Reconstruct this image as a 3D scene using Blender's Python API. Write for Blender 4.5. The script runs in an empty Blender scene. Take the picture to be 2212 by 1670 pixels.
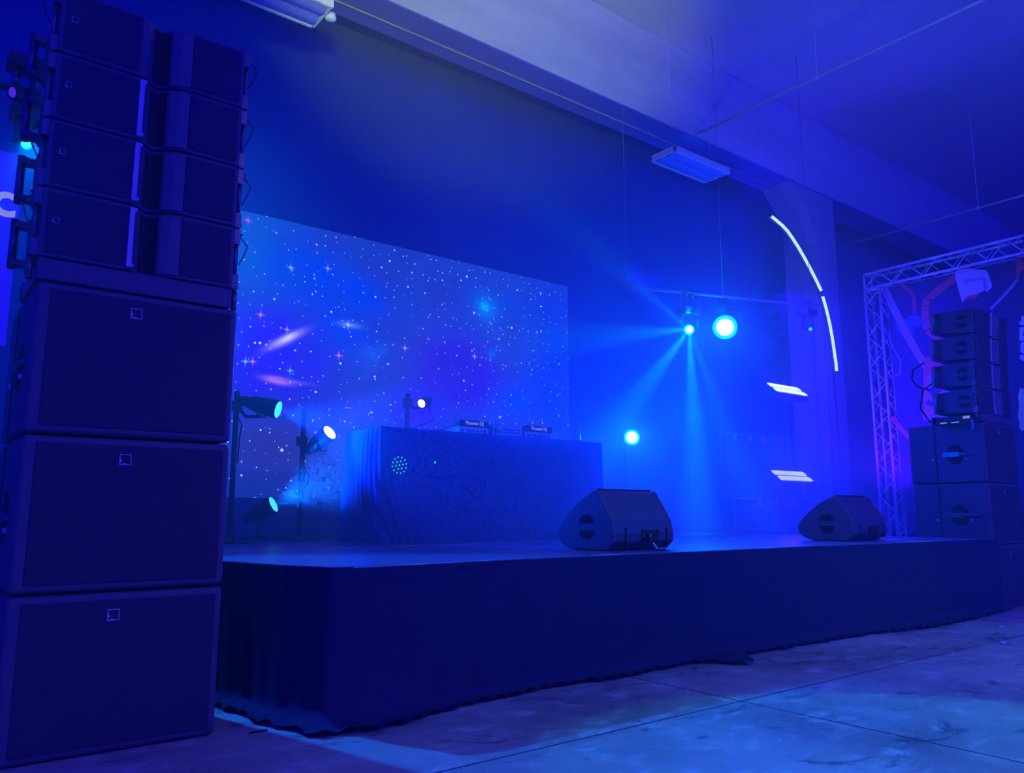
import bpy, bmesh, math, random
from mathutils import Vector, Matrix, noise
R = math.radians
SC = bpy.context.scene
COL = SC.collection

# ------------------------------------------------------------------ camera
IW, IH, FPX = 2212, 1670, 1715.0
PITCH, YAW, CH = R(9.1), R(52.0), 0.862
FW = Vector((math.cos(YAW)*math.cos(PITCH), math.sin(YAW)*math.cos(PITCH), math.sin(PITCH)))
RT = Vector((math.sin(YAW), -math.cos(YAW), 0))
UP = RT.cross(FW)
CP = Vector((0, 0, CH))
cam = bpy.data.cameras.new('camera'); camo = bpy.data.objects.new('camera', cam); COL.objects.link(camo)
camo.location = CP
camo.rotation_euler = Matrix((RT, UP, -FW)).transposed().to_euler()
cam.sensor_width = 36; cam.sensor_fit = 'HORIZONTAL'; cam.lens = FPX/IW*36
cam.clip_start = 0.05; cam.clip_end = 200
SC.camera = camo

def ray(px, py): return FW + RT*((px-IW/2)/FPX) - UP*((py-IH/2)/FPX)
def onY(px, py, Y): d = ray(px, py); return CP + d*(Y/d.y)
def onX(px, py, X): d = ray(px, py); return CP + d*(X/d.x)
def onZ(px, py, Z): d = ray(px, py); return CP + d*((Z-CH)/d.z)

# ------------------------------------------------------------------ view, world
vs = SC.view_settings
vs.view_transform = 'Standard'; vs.look = 'None'; vs.gamma = 1; vs.use_curve_mapping = False; vs.exposure = 0.0
cy = SC.cycles
cy.use_denoising = True
cy.max_bounces = 3; cy.diffuse_bounces = 2; cy.glossy_bounces = 2; cy.volume_bounces = 0; cy.transparent_max_bounces = 8
cy.sample_clamp_indirect = 4.0; cy.caustics_reflective = False; cy.caustics_refractive = False
cy.volume_step_rate = 6.0; cy.volume_max_steps = 32
cy.use_adaptive_sampling = True; cy.adaptive_threshold = 0.12; cy.adaptive_min_samples = 10
w = bpy.data.worlds.new('world'); SC.world = w; w.use_nodes = True
bg = w.node_tree.nodes['Background']
bg.inputs[0].default_value = (0.005, 0.0, 1.0, 1); bg.inputs[1].default_value = 1.2

# ------------------------------------------------------------------ lights of the hall and added fills
BLUE = (0.012, 0.06, 1.0)
VIOLET = (0.045, 0.0, 1.0)
def spot(name, loc, to, power, color, angle, blend=0.5, size=0.05):
    l = bpy.data.lights.new(name, 'SPOT'); l.energy = power; l.color = color
    l.spot_size = R(angle); l.spot_blend = blend; l.shadow_soft_size = size
    o = bpy.data.objects.new(name, l); COL.objects.link(o); o.location = loc
    o.rotation_euler = (Vector(to)-Vector(loc)).to_track_quat('-Z', 'Y').to_euler()
    return o
def area(name, loc, to, power, color, sx, sy):
    l = bpy.data.lights.new(name, 'AREA'); l.energy = power; l.color = color
    l.shape = 'RECTANGLE'; l.size = sx; l.size_y = sy
    o = bpy.data.objects.new(name, l); COL.objects.link(o); o.location = loc
    o.rotation_euler = (Vector(to)-Vector(loc)).to_track_quat('-Z', 'Y').to_euler()
    return o
def point(name, loc, power, color, size=0.08):
    l = bpy.data.lights.new(name, 'POINT'); l.energy = power; l.color = color; l.shadow_soft_size = size
    o = bpy.data.objects.new(name, l); COL.objects.link(o); o.location = loc
    return o
# added blue fill from the hall side, unseen behind the camera
area('hall_fill', (-3, -5, 5.5), (6, 6, 3.5), 60, (0.08, 0.08, 1), 3, 2)
area('hall_fill_right', (9, -5, 6.0), (10, 7, 3.5), 680, (0.006, 0, 1), 3, 2)
# pale front lamp grazing the concrete beam
spot('beam_wash', (0.5, 1.2, 3.0), (4.6, 6.5, 6.7), 1350, (0.7, 0.96, 0.04), 40, 0.55, 0.2)
spot('floor_fill', (3.2, -1.2, 5.0), (3.2, 2.2, 0), 85, (0.8, 0.7, 0.35), 75, 0.7, 0.3)  # unseen fill added to warm the near floor
spot('floor_fill_right', (8.0, -0.5, 6.0), (7.6, 2.0, 0), 70, (0.8, 0.6, 0.8), 65, 0.7, 0.3)  # second unseen fill, added to tint the floor farther right
spot('ceiling_fill', (5.0, -2.5, 2.0), (8.0, 3.0, 7.2), 170, (0.7, 1, 0.2), 80, 1.0, 0.3)  # added light, stands in for bounce onto the ceiling
# moving head wash on the hall floor, outside the frame on the right
spot('floor_wash', (6.2, -1.5, 5.2), (3.15, 1.25, 0), 340, (0, 1.0, 0.5), 20, 0.18, 0.03)
spot('floor_wash_far', (8.5, -1.6, 5.6), (5.2, 1.3, 0), 260, (0, 0.62, 1), 44, 0.4, 0.05)
spot('stack_rim_fill', (2.4, 4.3, 1.9), (1.13, 3.34, 1.25), 45, (0, 0.30, 1), 30, 0.5, 0.03)  # fill added for the blue rim of the stack, no lamp here
# stage lamps (their heads are modelled below at the same places)
PA = onY(1489, 712, 6.2); PB = onY(1566, 707, 6.08); PD = onY(1750, 711, 5.6); PC = onY(1365, 945, 6.2)
PL = onY(57, 312, 6.3)
TOCAM = lambda p: (Vector((0, 0, 1.0))-p).normalized()

# ------------------------------------------------------------------ materials
def mat(name, col, rough=0.6, metal=0.0, emit=None, estr=0.0, bump=0.0, bscale=60, var=0.0, spec=0.5):
    m = bpy.data.materials.new(name); m.use_nodes = True
    nt = m.node_tree; b = nt.nodes['Principled BSDF']
    b.inputs['Base Color'].default_value = (*col, 1); b.inputs['Roughness'].default_value = rough
    b.inputs['Metallic'].default_value = metal; b.inputs['Specular IOR Level'].default_value = spec
    if emit:
        b.inputs['Emission Color'].default_value = (*emit, 1); b.inputs['Emission Strength'].default_value = estr
    tc = nt.nodes.new('ShaderNodeTexCoord'); n = nt.nodes.new('ShaderNodeTexNoise')
    n.inputs['Scale'].default_value = bscale; n.inputs['Detail'].default_value = 3
    nt.links.new(tc.outputs['Object'], n.inputs['Vector'])
    if bump:
        bp = nt.nodes.new('ShaderNodeBump'); bp.inputs['Strength'].default_value = bump; bp.inputs['Distance'].default_value = 0.004
        nt.links.new(n.outputs['Fac'], bp.inputs['Height']); nt.links.new(bp.outputs['Normal'], b.inputs['Normal'])
    mx = nt.nodes.new('ShaderNodeMix'); mx.data_type = 'RGBA'; v = max(var, 0.08)
    mx.inputs['A'].default_value = (*[c*(1-v) for c in col], 1); mx.inputs['B'].default_value = (*[min(1, c*(1+v)) for c in col], 1)
    nt.links.new(n.outputs['Fac'], mx.inputs['Factor']); nt.links.new(mx.outputs['Result'], b.inputs['Base Color'])
    return m
def emat(name, col, s):
    m = bpy.data.materials.new(name); m.use_nodes = True; nt = m.node_tree
    nt.nodes.remove(nt.nodes['Principled BSDF'])
    e = nt.nodes.new('ShaderNodeEmission'); e.inputs[0].default_value = (*col, 1); e.inputs[1].default_value = s
    nt.links.new(e.outputs[0], nt.nodes['Material Output'].inputs[0]); return m
MT = {}
MT['cabinet'] = mat('cabinet_paint', (0.12, 0.085, 0.14), 0.55, bump=0.5, bscale=300)
MT['grille'] = mat('black_grille', (0.045, 0.03, 0.068), 0.75, bump=0.3, bscale=900)
MT['fin'] = mat('fin_plastic', (0.16, 0.16, 0.17), 0.5)
MT['black'] = mat('black_metal', (0.05, 0.05, 0.055), 0.5, 0.2)
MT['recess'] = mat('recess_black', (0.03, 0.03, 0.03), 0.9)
MT['steel'] = mat('rigging_steel', (0.20, 0.2, 0.21), 0.35, 0.8)
MT['logo'] = mat('logo_silver', (0.70, 0.62, 0.68), 0.4, 0.0)
MT['skirt'] = mat('black_cloth', (0.028, 0.024, 0.085), 0.95, bump=0.4, bscale=200, spec=0.1)
MT['cloth'] = mat('table_cloth', (0.04, 0.08, 0.34), 0.9, bump=0.3, bscale=150, spec=0.15)
MT['deck'] = mat('stage_deck', (0.13, 0.17, 0.30), 0.28, bump=0.25, bscale=25, var=0.3)
MT['edge'] = mat('deck_edge', (0.6, 0.58, 0.6), 0.3, 0.6)
MT['alu'] = mat('truss_alu', (0.62, 0.6, 0.66), 0.35, 0.4)
MT['pipe'] = mat('pipe_white', (0.72, 0.7, 0.72), 0.4)
MT['pipe_dark'] = mat('pipe_grey', (0.30, 0.3, 0.32), 0.5)
MT['white'] = mat('fixture_white', (0.8, 0.8, 0.82), 0.4)
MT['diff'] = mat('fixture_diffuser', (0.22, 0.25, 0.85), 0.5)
MT['player'] = mat('player_silver', (0.5, 0.5, 0.55), 0.4, 0.2)
MT['dark'] = mat('dark_plastic', (0.03, 0.03, 0.035), 0.5)
MT['print'] = emat('lit_print', (0.3, 0.32, 0.9), 0.7)
MT['paper'] = mat('paper', (0.75, 0.72, 0.75), 0.8)
MT['cable'] = mat('cable_rubber', (0.02, 0.02, 0.022), 0.5)
MT['cable_white'] = mat('cable_plug', (0.7, 0.68, 0.75), 0.5)
MT['glass'] = mat('bottle_plastic', (0.4, 0.5, 0.7), 0.1, 0.0)
MT['case'] = mat('road_case', (0.05, 0.045, 0.05), 0.6, var=0.2)
MT['l_cyan'] = emat('lens_cyan', (0.05, 0.72, 1.0), 1.6)
MT['l_white'] = emat('lens_white', (1.0, 0.93, 1.0), 1.6)
MT['l_hot'] = emat('lens_hot', (0.75, 1.0, 1.0), 2.2)
MT['l_ring'] = emat('lens_ring', (0.0, 0.8, 1.0), 1.3)
MT['tube'] = emat('led_tube', (0.45, 0.72, 1.0), 1.7)
MT['strobe'] = emat('led_strobe', (0.8, 0.97, 1.0), 1.4)
MT['led'] = emat('small_led', (0.05, 0.8, 1.0), 0.8)
MT['led_green'] = emat('green_led', (0.0, 1.0, 0.6), 1.0)
MT['led_violet'] = emat('violet_lens', (0.10, 0.02, 0.9), 0.8)

# ------------------------------------------------------------------ mesh helpers
SPLIT = {'stud', 'side_bar', 'locking_pin', 'foot', 'edge_trim', 'latch', 'ball_corner', 'crossbar', 'leg', 'upright', 'rear_groove', 'handle_recess_shade', 'knob', 'socket', 'display'}
class MB:
    def __init__(s): s.bm = bmesh.new(); s.mi = 0
    def _f(s, vs_, smooth=False):
        try:
            f = s.bm.faces.new(vs_); f.material_index = s.mi; f.smooth = smooth; return f
        except ValueError: return None
    def box(s, a, b, M=None):
        p = [Vector((x, y, z)) for x in (a[0], b[0]) for y in (a[1], b[1]) for z in (a[2], b[2])]
        if M is not None: p = [M @ q for q in p]
        v = [s.bm.verts.new(q) for q in p]
        for f in ((0,1,3,2),(4,6,7,5),(0,4,5,1),(2,3,7,6),(0,2,6,4),(1,5,7,3)): s._f([v[i] for i in f])
        return s
    def poly(s, pts, th=None):
        v = [s.bm.verts.new(Vector(p)) for p in pts]; s._f(v)
        if th is not None:
            th = Vector(th); u = [s.bm.verts.new(Vector(p)+th) for p in pts]; s._f(u[::-1])
            n = len(v)
            for i in range(n): s._f([v[i], u[i], u[(i+1) % n], v[(i+1) % n]][::-1])
        return s
    def tube(s, pts, r, n=8, cap=True):
        pts = [Vector(p) for p in pts]; rings = []
        rr = r if isinstance(r, (list, tuple)) else [r]*len(pts)
        for i, p in enumerate(pts):
            d = (pts[min(i+1, len(pts)-1)]-pts[max(i-1, 0)]).normalized()
            if i == 0: ref = Vector((0, 0, 1)) if abs(d.z) < .9 else Vector((1, 0, 0)); u = d.cross(ref).normalized()
            else: u = (u-d*u.dot(d)).normalized()
            v_ = d.cross(u)
            rings.append([s.bm.verts.new(p+(u*math.cos(t)+v_*math.sin(t))*rr[i]) for t in [2*math.pi*k/n for k in range(n)]])
        for a, b in zip(rings, rings[1:]):
            for k in range(n): s._f([a[k], a[(k+1) % n], b[(k+1) % n], b[k]], True)
        if cap: s._f(rings[0][::-1]); s._f(rings[-1])
        return s
    def lathe(s, c, ax, prof, n=24):
        """prof: list of (distance along ax, radius)"""
        c = Vector(c); ax = Vector(ax).normalized()
        return s.tube([c+ax*t for t, r in prof], [max(r, 1e-4) for t, r in prof], n)
    def disc(s, c, ax, r, n=28, r0=0):
        c = Vector(c); ax = Vector(ax).normalized()
        ref = Vector((0, 0, 1)) if abs(ax.z) < .9 else Vector((1, 0, 0)); u = ax.cross(ref).normalized(); v_ = ax.cross(u)
        P = lambda q: [s.bm.verts.new(c+(u*math.cos(t)+v_*math.sin(t))*q) for t in [2*math.pi*k/n for k in range(n)]]
        o = P(r)
        if not r0: s._f(o)
        else:
            i = P(r0)
            for k in range(n): s._f([o[k], o[(k+1) % n], i[(k+1) % n], i[k]])
        return s
    def sphere(s, c, r, sc=(1, 1, 1), n=12):
        res = bmesh.ops.create_uvsphere(s.bm, u_segments=n, v_segments=max(6, n//2), radius=r)
        for v in res['verts']: v.co = Vector((v.co.x*sc[0], v.co.y*sc[1], v.co.z*sc[2]))+Vector(c)
        for f in {f for v in res['verts'] for f in v.link_faces}: f.smooth = True; f.material_index = s.mi
        return s
    def grid(s, fn, nu, nv, smooth=True):
        V = [[s.bm.verts.new(Vector(fn(i/nu, j/nv))) for j in range(nv+1)] for i in range(nu+1)]
        for i in range(nu):
            for j in range(nv): s._f([V[i][j], V[i+1][j], V[i+1][j+1], V[i][j+1]], smooth)
        return s
    def build(s, name, m, parent=None, bevel=0, bseg=2, origin=None, solo=False):
        bmesh.ops.recalc_face_normals(s.bm, faces=s.bm.faces[:])
        if origin is not None: bmesh.ops.translate(s.bm, verts=s.bm.verts[:], vec=-Vector(origin))
        if name in SPLIT and not solo:
            left = set(s.bm.verts); first = None
            while left:                                    # every separate piece becomes a part of its own
                q = [next(iter(left))]; isl = set(q)
                while q:
                    for e in q.pop().link_edges:
                        for v2 in e.verts:
                            if v2 not in isl: isl.add(v2); q.append(v2)
                left -= isl
                n = MB(); mp_ = {v2: n.bm.verts.new(v2.co) for v2 in s.bm.verts if v2 in isl}
                for f in s.bm.faces:
                    if f.verts[0] in isl:
                        g = n.bm.faces.new([mp_[v2] for v2 in f.verts]); g.smooth = f.smooth
                o = n.build(name, m, parent, bevel, bseg, solo=True)
                if origin is not None: o.location = origin
                first = first or o
            s.bm.free(); return first
        me = bpy.data.meshes.new(name); s.bm.to_mesh(me); s.bm.free()
        for x in (m if isinstance(m, (list, tuple)) else [m]): me.materials.append(MT[x] if isinstance(x, str) else x)
        o = bpy.data.objects.new(name, me); COL.objects.link(o)
        if origin is not None: o.location = origin
        if parent: o.parent = parent
        if bevel:
            b = o.modifiers.new('bevel', 'BEVEL'); b.width = bevel; b.segments = bseg; b.limit_method = 'ANGLE'; b.angle_limit = R(35)
        return o
def tag(o, label=None, cat=None, group=None, kind=None):
    if label: o['label'] = label
    if cat: o['category'] = cat
    if group: o['group'] = group
    if kind: o['kind'] = kind
    return o
def thing(name, loc, label, cat, group=None, rot=(0, 0, 0)):
    o = bpy.data.objects.new(name, None); COL.objects.link(o); o.location = loc; o.rotation_euler = rot
    o.empty_display_size = 0.1
    return tag(o, label, cat, group)
def children(o): return [c for c in bpy.data.objects if c.parent == o]
def copy_tree(o, parent=None):
    kids = children(o)
    c = o.copy(); COL.objects.link(c); c.parent = parent
    for k in kids: copy_tree(k, c)
    return c
def text_mesh(name, body, size, m, parent, loc, rot, depth=0.001):
    cu = bpy.data.curves.new(name, 'FONT'); cu.body = body; cu.size = size; cu.extrude = depth; cu.align_x = 'CENTER'; cu.align_y = 'CENTER'
    cu.offset = size*0.02
    t = bpy.data.objects.new('tmp', cu); COL.objects.link(t)
    bpy.context.view_layer.update()
    me = bpy.data.meshes.new_from_object(t.evaluated_get(bpy.context.evaluated_depsgraph_get()))
    bpy.data.objects.remove(t)
    me.materials.clear(); me.materials.append(MT[m])
    o = bpy.data.objects.new(name, me); COL.objects.link(o); o.location = loc; o.rotation_euler = rot
    if parent: o.parent = parent
    return o

# ------------------------------------------------------------------ room surfaces
def surf(name, c1, c2, rough, scale=0.6, spec=0.3, bump=0.2, streak=None):
    m = bpy.data.materials.new(name); m.use_nodes = True; nt = m.node_tree; L = nt.links.new
    b = nt.nodes['Principled BSDF']; b.inputs['Specular IOR Level'].default_value = spec
    tc = nt.nodes.new('ShaderNodeTexCoord'); mp = nt.nodes.new('ShaderNodeMapping')
    if streak: mp.inputs['Scale'].default_value = streak
    L(tc.outputs['Object'], mp.inputs[0])
    n1 = nt.nodes.new('ShaderNodeTexNoise'); n1.inputs['Scale'].default_value = scale; n1.inputs['Detail'].default_value = 8; n1.inputs['Roughness'].default_value = 0.6
    n2 = nt.nodes.new('ShaderNodeTexNoise'); n2.inputs['Scale'].default_value = scale*9; n2.inputs['Detail'].default_value = 6
    L(mp.outputs[0], n1.inputs['Vector']); L(mp.outputs[0], n2.inputs['Vector'])
    cr = nt.nodes.new('ShaderNodeValToRGB'); cr.color_ramp.elements[0].position = 0.35; cr.color_ramp.elements[1].position = 0.68
    cr.color_ramp.elements[0].color = (*c1, 1); cr.color_ramp.elements[1].color = (*c2, 1)
    mx = nt.nodes.new('ShaderNodeMath'); mx.operation = 'MULTIPLY_ADD'; mx.inputs[1].default_value = 0.25
    L(n2.outputs['Fac'], mx.inputs[0]); 
    m2 = nt.nodes.new('ShaderNodeMath'); m2.operation = 'MULTIPLY'; m2.inputs[1].default_value = 0.75
    L(n1.outputs['Fac'], m2.inputs[0]); L(m2.outputs[0], mx.inputs[2])
    L(mx.outputs[0], cr.inputs[0]); L(cr.outputs[0], b.inputs['Base Color'])
    b.inputs['Roughness'].default_value = rough
    bp = nt.nodes.new('ShaderNodeBump'); bp.inputs['Strength'].default_value = bump; bp.inputs['Distance'].default_value = 0.02
    L(mx.outputs[0], bp.inputs['Height']); L(bp.outputs[0], b.inputs['Normal'])
    return m
pillm = surf('pillar_plaster', (0.30, 0.30, 0.31), (0.42, 0.42, 0.43), 0.85, 0.35)
wallm = surf('wall_blue_tint', (0.028, 0.05, 0.26), (0.045, 0.07, 0.34), 0.85, 0.35)  # blue of the lighting put into the wall colour, dulls pale spill
ceilm = surf('ceiling_plaster', (0.54, 0.56, 0.58), (0.66, 0.67, 0.68), 0.9, 0.4)
beamm = surf('beam_concrete', (0.50, 0.50, 0.50), (0.74, 0.72, 0.70), 0.85, 0.9, streak=(0.35, 1, 1.6), bump=0.5)

def floor_mat():
    m = bpy.data.materials.new('floor_concrete'); m.use_nodes = True; nt = m.node_tree; L = nt.links.new; N = nt.nodes.new
    b = nt.nodes['Principled BSDF']
    tc = N('ShaderNodeTexCoord')
    def noise_(s, d=6, rg=0.6, sc=None, dist=0):
        n = N('ShaderNodeTexNoise'); n.inputs['Scale'].default_value = s; n.inputs['Detail'].default_value = d
        n.inputs['Roughness'].default_value = rg; n.inputs['Distortion'].default_value = dist
        if sc:
            mp = N('ShaderNodeMapping'); mp.inputs['Scale'].default_value = sc; L(tc.outputs['Object'], mp.inputs[0]); L(mp.outputs[0], n.inputs['Vector'])
        else: L(tc.outputs['Object'], n.inputs['Vector'])
        return n.outputs['Fac']
    def ramp(f, stops):
        r = N('ShaderNodeValToRGB'); L(f, r.inputs[0])
        while len(r.color_ramp.elements) < len(stops): r.color_ramp.elements.new(0.5)
        for e, (p, c) in zip(r.color_ramp.elements, stops): e.position = p; e.color = (*c, 1)
        return r.outputs[0]
    def mix(f, a, bb, mode='MIX'):
        x = N('ShaderNodeMix'); x.data_type = 'RGBA'; x.blend_type = mode
        if hasattr(f, 'links'): L(f, x.inputs['Factor'])
        else: x.inputs['Factor'].default_value = f
        for s_, k in ((a, 'A'), (bb, 'B')):
            if hasattr(s_, 'links'): L(s_, x.inputs[k])
            else: x.inputs[k].default_value = (*s_, 1)
        return x.outputs['Result']
    base = ramp(noise_(0.9, 8), [(0.33, (0.24, 0.21, 0.20)), (0.66, (0.52, 0.46, 0.43))])
    base = mix(ramp(noise_(4.5, 10, 0.7, (1, 1.5, 1), 0.5), [(0.52, (0, 0, 0)), (0.66, (1, 1, 1))]), base, (0.60, 0.58, 0.56))
    base = mix(ramp(noise_(2.6, 10, 0.75, (0.8, 1.6, 1), 0.9), [(0.575, (0, 0, 0)), (0.61, (0.8, 0.8, 0.8))]), base, (0.13, 0.12, 0.12))
    base = mix(ramp(noise_(40, 4), [(0.62, (0, 0, 0)), (0.7, (0.5, 0.5, 0.5))]), base, (0.2, 0.19, 0.19))
    # saw cut joints
    sep = N('ShaderNodeSeparateXYZ'); L(tc.outputs['Object'], sep.inputs[0])
    def line(o, at, w_=0.006):
        a = N('ShaderNodeMath'); a.operation = 'SUBTRACT'; L(o, a.inputs[0]); a.inputs[1].default_value = at
        c = N('ShaderNodeMath'); c.operation = 'ABSOLUTE'; L(a.outputs[0], c.inputs[0])
        d = N('ShaderNodeMath'); d.operation = 'LESS_THAN'; L(c.outputs[0], d.inputs[0]); d.inputs[1].default_value = w_
        return d.outputs[0]
    base = mix(line(sep.outputs[0], 3.23), base, (0.05, 0.05, 0.05)); base = mix(line(sep.outputs[1], 2.4), base, (0.07, 0.07, 0.07))
    L(base, b.inputs['Base Color'])
    rr = ramp(noise_(1.7, 6), [(0.35, (0.22, 0.22, 0.22)), (0.7, (0.55, 0.55, 0.55))]); L(rr, b.inputs['Roughness'])
    bp = N('ShaderNodeBump'); bp.inputs['Strength'].default_value = 0.8; bp.inputs['Distance'].default_value = 0.014
    L(noise_(7, 10, 0.7), bp.inputs['Height']); L(bp.outputs[0], b.inputs['Normal'])
    b.inputs['Specular IOR Level'].default_value = 0.5
    return m
floorm = floor_mat()

def struct(name, mb, m, bevel=0):
    o = mb.build(name, m, bevel=bevel); o['kind'] = 'structure'; return o
ZC, YB, YW, XR = 7.2, 6.5, 7.5, 26.0
struct('floor', MB().box((-4, -3, -0.2), (XR+0.2, YW+0.2, 0)), floorm)
struct('ceiling', MB().box((-4, -3, ZC), (XR+0.2, YW+0.2, ZC+0.2)), ceilm)
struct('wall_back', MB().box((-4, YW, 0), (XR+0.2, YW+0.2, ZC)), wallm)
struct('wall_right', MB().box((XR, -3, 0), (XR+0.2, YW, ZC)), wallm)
# cross beam: front face, underside with a stepped soffit, and haunch to the pillar
b = MB().box((-4, YB, 5.965), (XR, 7.0, ZC))
o = struct('beam', b, beamm, 0.015)
b = MB().box((11.2, YB+0.005, 0), (11.75, 7.1, 5.945))
b.poly([(11.2, 6.505, 5.944), (11.2, 6.505, 5.1), (10.95, 6.505, 5.55), (10.5, 6.505, 5.944)], (0, 0.49, 0))
struct('pillar', b, pillm, 0.01)
MT['soffit'] = mat('soffit_blue_light', (0.10, 0.10, 0.50), 0.8)  # blue light on the beam underside, put into the colour
struct('soffit_tint_1', MB().box((-4, YB-0.004, 5.945), (XR, 7.004, 5.966)), MT['soffit'])  # thin sheet added under the beam to carry that blue
tag(MB().tube([(-4, 6.78, 5.930), (10.3, 6.78, 5.930), (10.46, 6.75, 5.90), (10.88, 6.70, 5.48), (11.14, 6.66, 5.05), (11.18, 6.64, 4.88), (11.18, 6.64, 0.02)], 0.012, 8).build('conduit', 'pipe_dark'),
    'thin conduit running under the concrete beam and down the pillar', 'conduit')

# pipes under the ceiling
def pipe(x, y0, y1, z, rods, label, r=0.02):
    t = thing('sprinkler_pipe', (x, y0, z), label, 'pipe', 'sprinkler pipes below the ceiling')
    MB().tube([(0, 0, 0), (0, y1-y0, 0)], r, 10).build('pipe', 'pipe', t)
    for y in rods:
        MB().tube([(0, y-y0, 0), (0, y-y0, ZC-z+0.01)], 0.006, 6).build('hanger_rod', 'pipe', t)
        MB().tube([(0, y-y0-0.03, 0), (0, y-y0+0.03, 0)], r*1.6, 10).build('clamp', 'pipe', t)
    return t
pipe(8.25, -2.5, YB+0.05, 5.99, [-0.6, 4.66], 'bright sprinkler pipe on a hanger rod above the stage, meeting the concrete beam')
pipe(12.8, -1.5, 7.5, 5.5, [1.2, 4.74], 'far sprinkler pipe passing behind the pillar above the truss', 0.018)

# ------------------------------------------------------------------ high bay light fixtures
def high_bay(x0, label, sensor):
    t = thing('ceiling_light', (x0, 5.85, 5.16), label, 'ceiling light', 'hanging high bay lights beside the beam')
    W_, D_ = 1.06, 0.40
    b = MB(); b.box((0, 0, 0.0), (W_, 0.03, 0.07)); b.box((0, D_-0.03, 0), (W_, D_, 0.07))
    b.box((0, 0, 0.0), (0.03, D_, 0.07)); b.box((W_-0.03, 0, 0), (W_, D_, 0.07)); b.box((0.0, 0, 0.065), (W_, D_, 0.075))
    b.box((W_-0.09, -0.004, -0.004), (W_+0.004, 0.03, 0.08))
    b.build('housing', 'white', t, 0.004)
    b = MB(); b.grid(lambda u, v: (0.03+u*(W_-0.06), 0.03+v*(D_-0.06), 0.012-0.022*abs(math.sin(v*2*math.pi))), 1, 24)
    b.build('diffuser', 'diff', t)
    for x in (0.15, W_-0.15):
        MB().tube([(x, 0.05, 0.07), (x+0.02, 0.2, 0.3), (x, 0.35, 0.07)], 0.003, 5).tube([(x+0.02, 0.2, 0.3), (x+0.02, 0.2, ZC-5.16)], 0.003, 5).build('hanging_wire', 'pipe', t)
    if sensor: MB().lathe((W_+0.055, 0.17, 0.05), (0, 0, -1), [(0, 0.045), (0.045, 0.05), (0.06, 0.04), (0.065, 0.0)]).box((W_-0.01, 0.15, 0.02), (W_+0.03, 0.19, 0.05)).build('motion_sensor', 'white', t)
    return t
high_bay(1.56, 'hanging light fixture with round sensor at the top edge above the speaker stack', True)
high_bay(7.05, 'hanging light fixture beside the beam, above the curved light tube', False)

# ------------------------------------------------------------------ loudspeakers
SW, SH, SD, KH, KD = 0.722, 0.575, 0.70, 0.276, 0.46
BW = 0.748
def logo(parent, x, z, s, y):
    b = MB(); t = s*0.07
    b.box((x, y-.002, z), (x+s, y, z+t)); b.box((x, y-.002, z+s-t), (x+s, y, z+s)); b.box((x, y-.002, z), (x+t, y, z+s)); b.box((x+s-t, y-.002, z), (x+s, y, z+s))
    pts = [(x+s*0.95, y, z+t*0.5)]
    for k in range(9):
        a = R(90*k/8); pts.append((x+s*(0.95-0.9*math.sin(a)) if False else x+s*(1-0.95*math.sin(a))+0, y, z+s*(1-0.95*math.cos(a))))
    # filled corner under a quarter curve, with a small square window left dark
    cur = [(x+s*(0.03+0.94*(1-math.cos(R(q)))), z+s*(0.97-0.94*math.sin(R(q)))) for q in range(0, 91, 10)]
    q0, q1 = x+s*0.12, x+s*0.30; r0, r1 = z+s*0.12, z+s*0.30
    for (xa, za), (xb, zb) in zip(cur, cur[1:]):
        def col(xa, xb, za, zb, lo): b.poly([(xa, y, lo), (xb, y, lo), (xb, y, max(zb, lo)), (xa, y, max(za, lo))], (0, -.002, 0))
        if xb <= q0 or xa >= q1: col(xa, xb, za, zb, z)
        else:
            b.poly([(xa, y, z), (xb, y, z), (xb, y, r0), (xa, y, r0)], (0, -.002, 0))
            if min(za, zb) > r1: col(xa, xb, za, zb, r1)
    return b.build('logo', 'logo', parent)
def make_sub():
    t = thing('subwoofer', (0, 0, 0), 'x', 'subwoofer')
    g = 0.004
    MB().box((0, 0.0, g), (BW, SD, SH-g)).build('cabinet', 'cabinet', t, 0.022, 4)
    gr = MB().box((0.048, -0.006, 0.034), (BW-0.03, 0.012, SH-0.03)).build('grille', 'grille', t, 0.003)
    logo(gr, BW*0.435, SH-0.105, 0.042, -0.0065)
    for sx in (0, 1):
        x = -0.003 if sx == 0 else BW+0.003
        s_ = -1 if sx == 0 else 1
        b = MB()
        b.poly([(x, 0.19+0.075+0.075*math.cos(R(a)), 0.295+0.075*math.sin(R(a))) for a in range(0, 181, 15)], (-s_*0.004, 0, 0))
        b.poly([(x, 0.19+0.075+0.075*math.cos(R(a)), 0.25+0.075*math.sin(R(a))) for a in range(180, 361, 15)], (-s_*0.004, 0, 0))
        b.build('handle_recess_shade', 'recess', t)  # flat dark half discs, shade of the handle openings put into colour
        MB().tube([(x+s_*.006, 0.08, 0.272), (x+s_*.006, 0.22, 0.274)], 0.012, 8).box((min(x, x+s_*.012), 0.22, 0.25), (max(x, x+s_*.012), 0.38, 0.296)).build('side_handle', 'steel', t)
        b = MB()
        for y in (0.16, 0.47): b.sphere((x+s_*.002, y, 0.225), 0.012)
        b.build('stud', 'logo', t)
        b = MB().box((x-0.002, 0.44, 0.02), (x+0.004, 0.445, SH-0.02))
        b.build('side_seam', 'recess', t)
    return t
OUT = [(0, 0), (0.30, 0.0), (0.325, 0.012), (0.345, 0.035), (0.365, 0.056), (0.385, 0.060), (0.405, 0.050), (0.425, 0.026), (0.455, 0.008), (0.485, 0.0), (0.505, -0.003), (SW, 0)]
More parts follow.
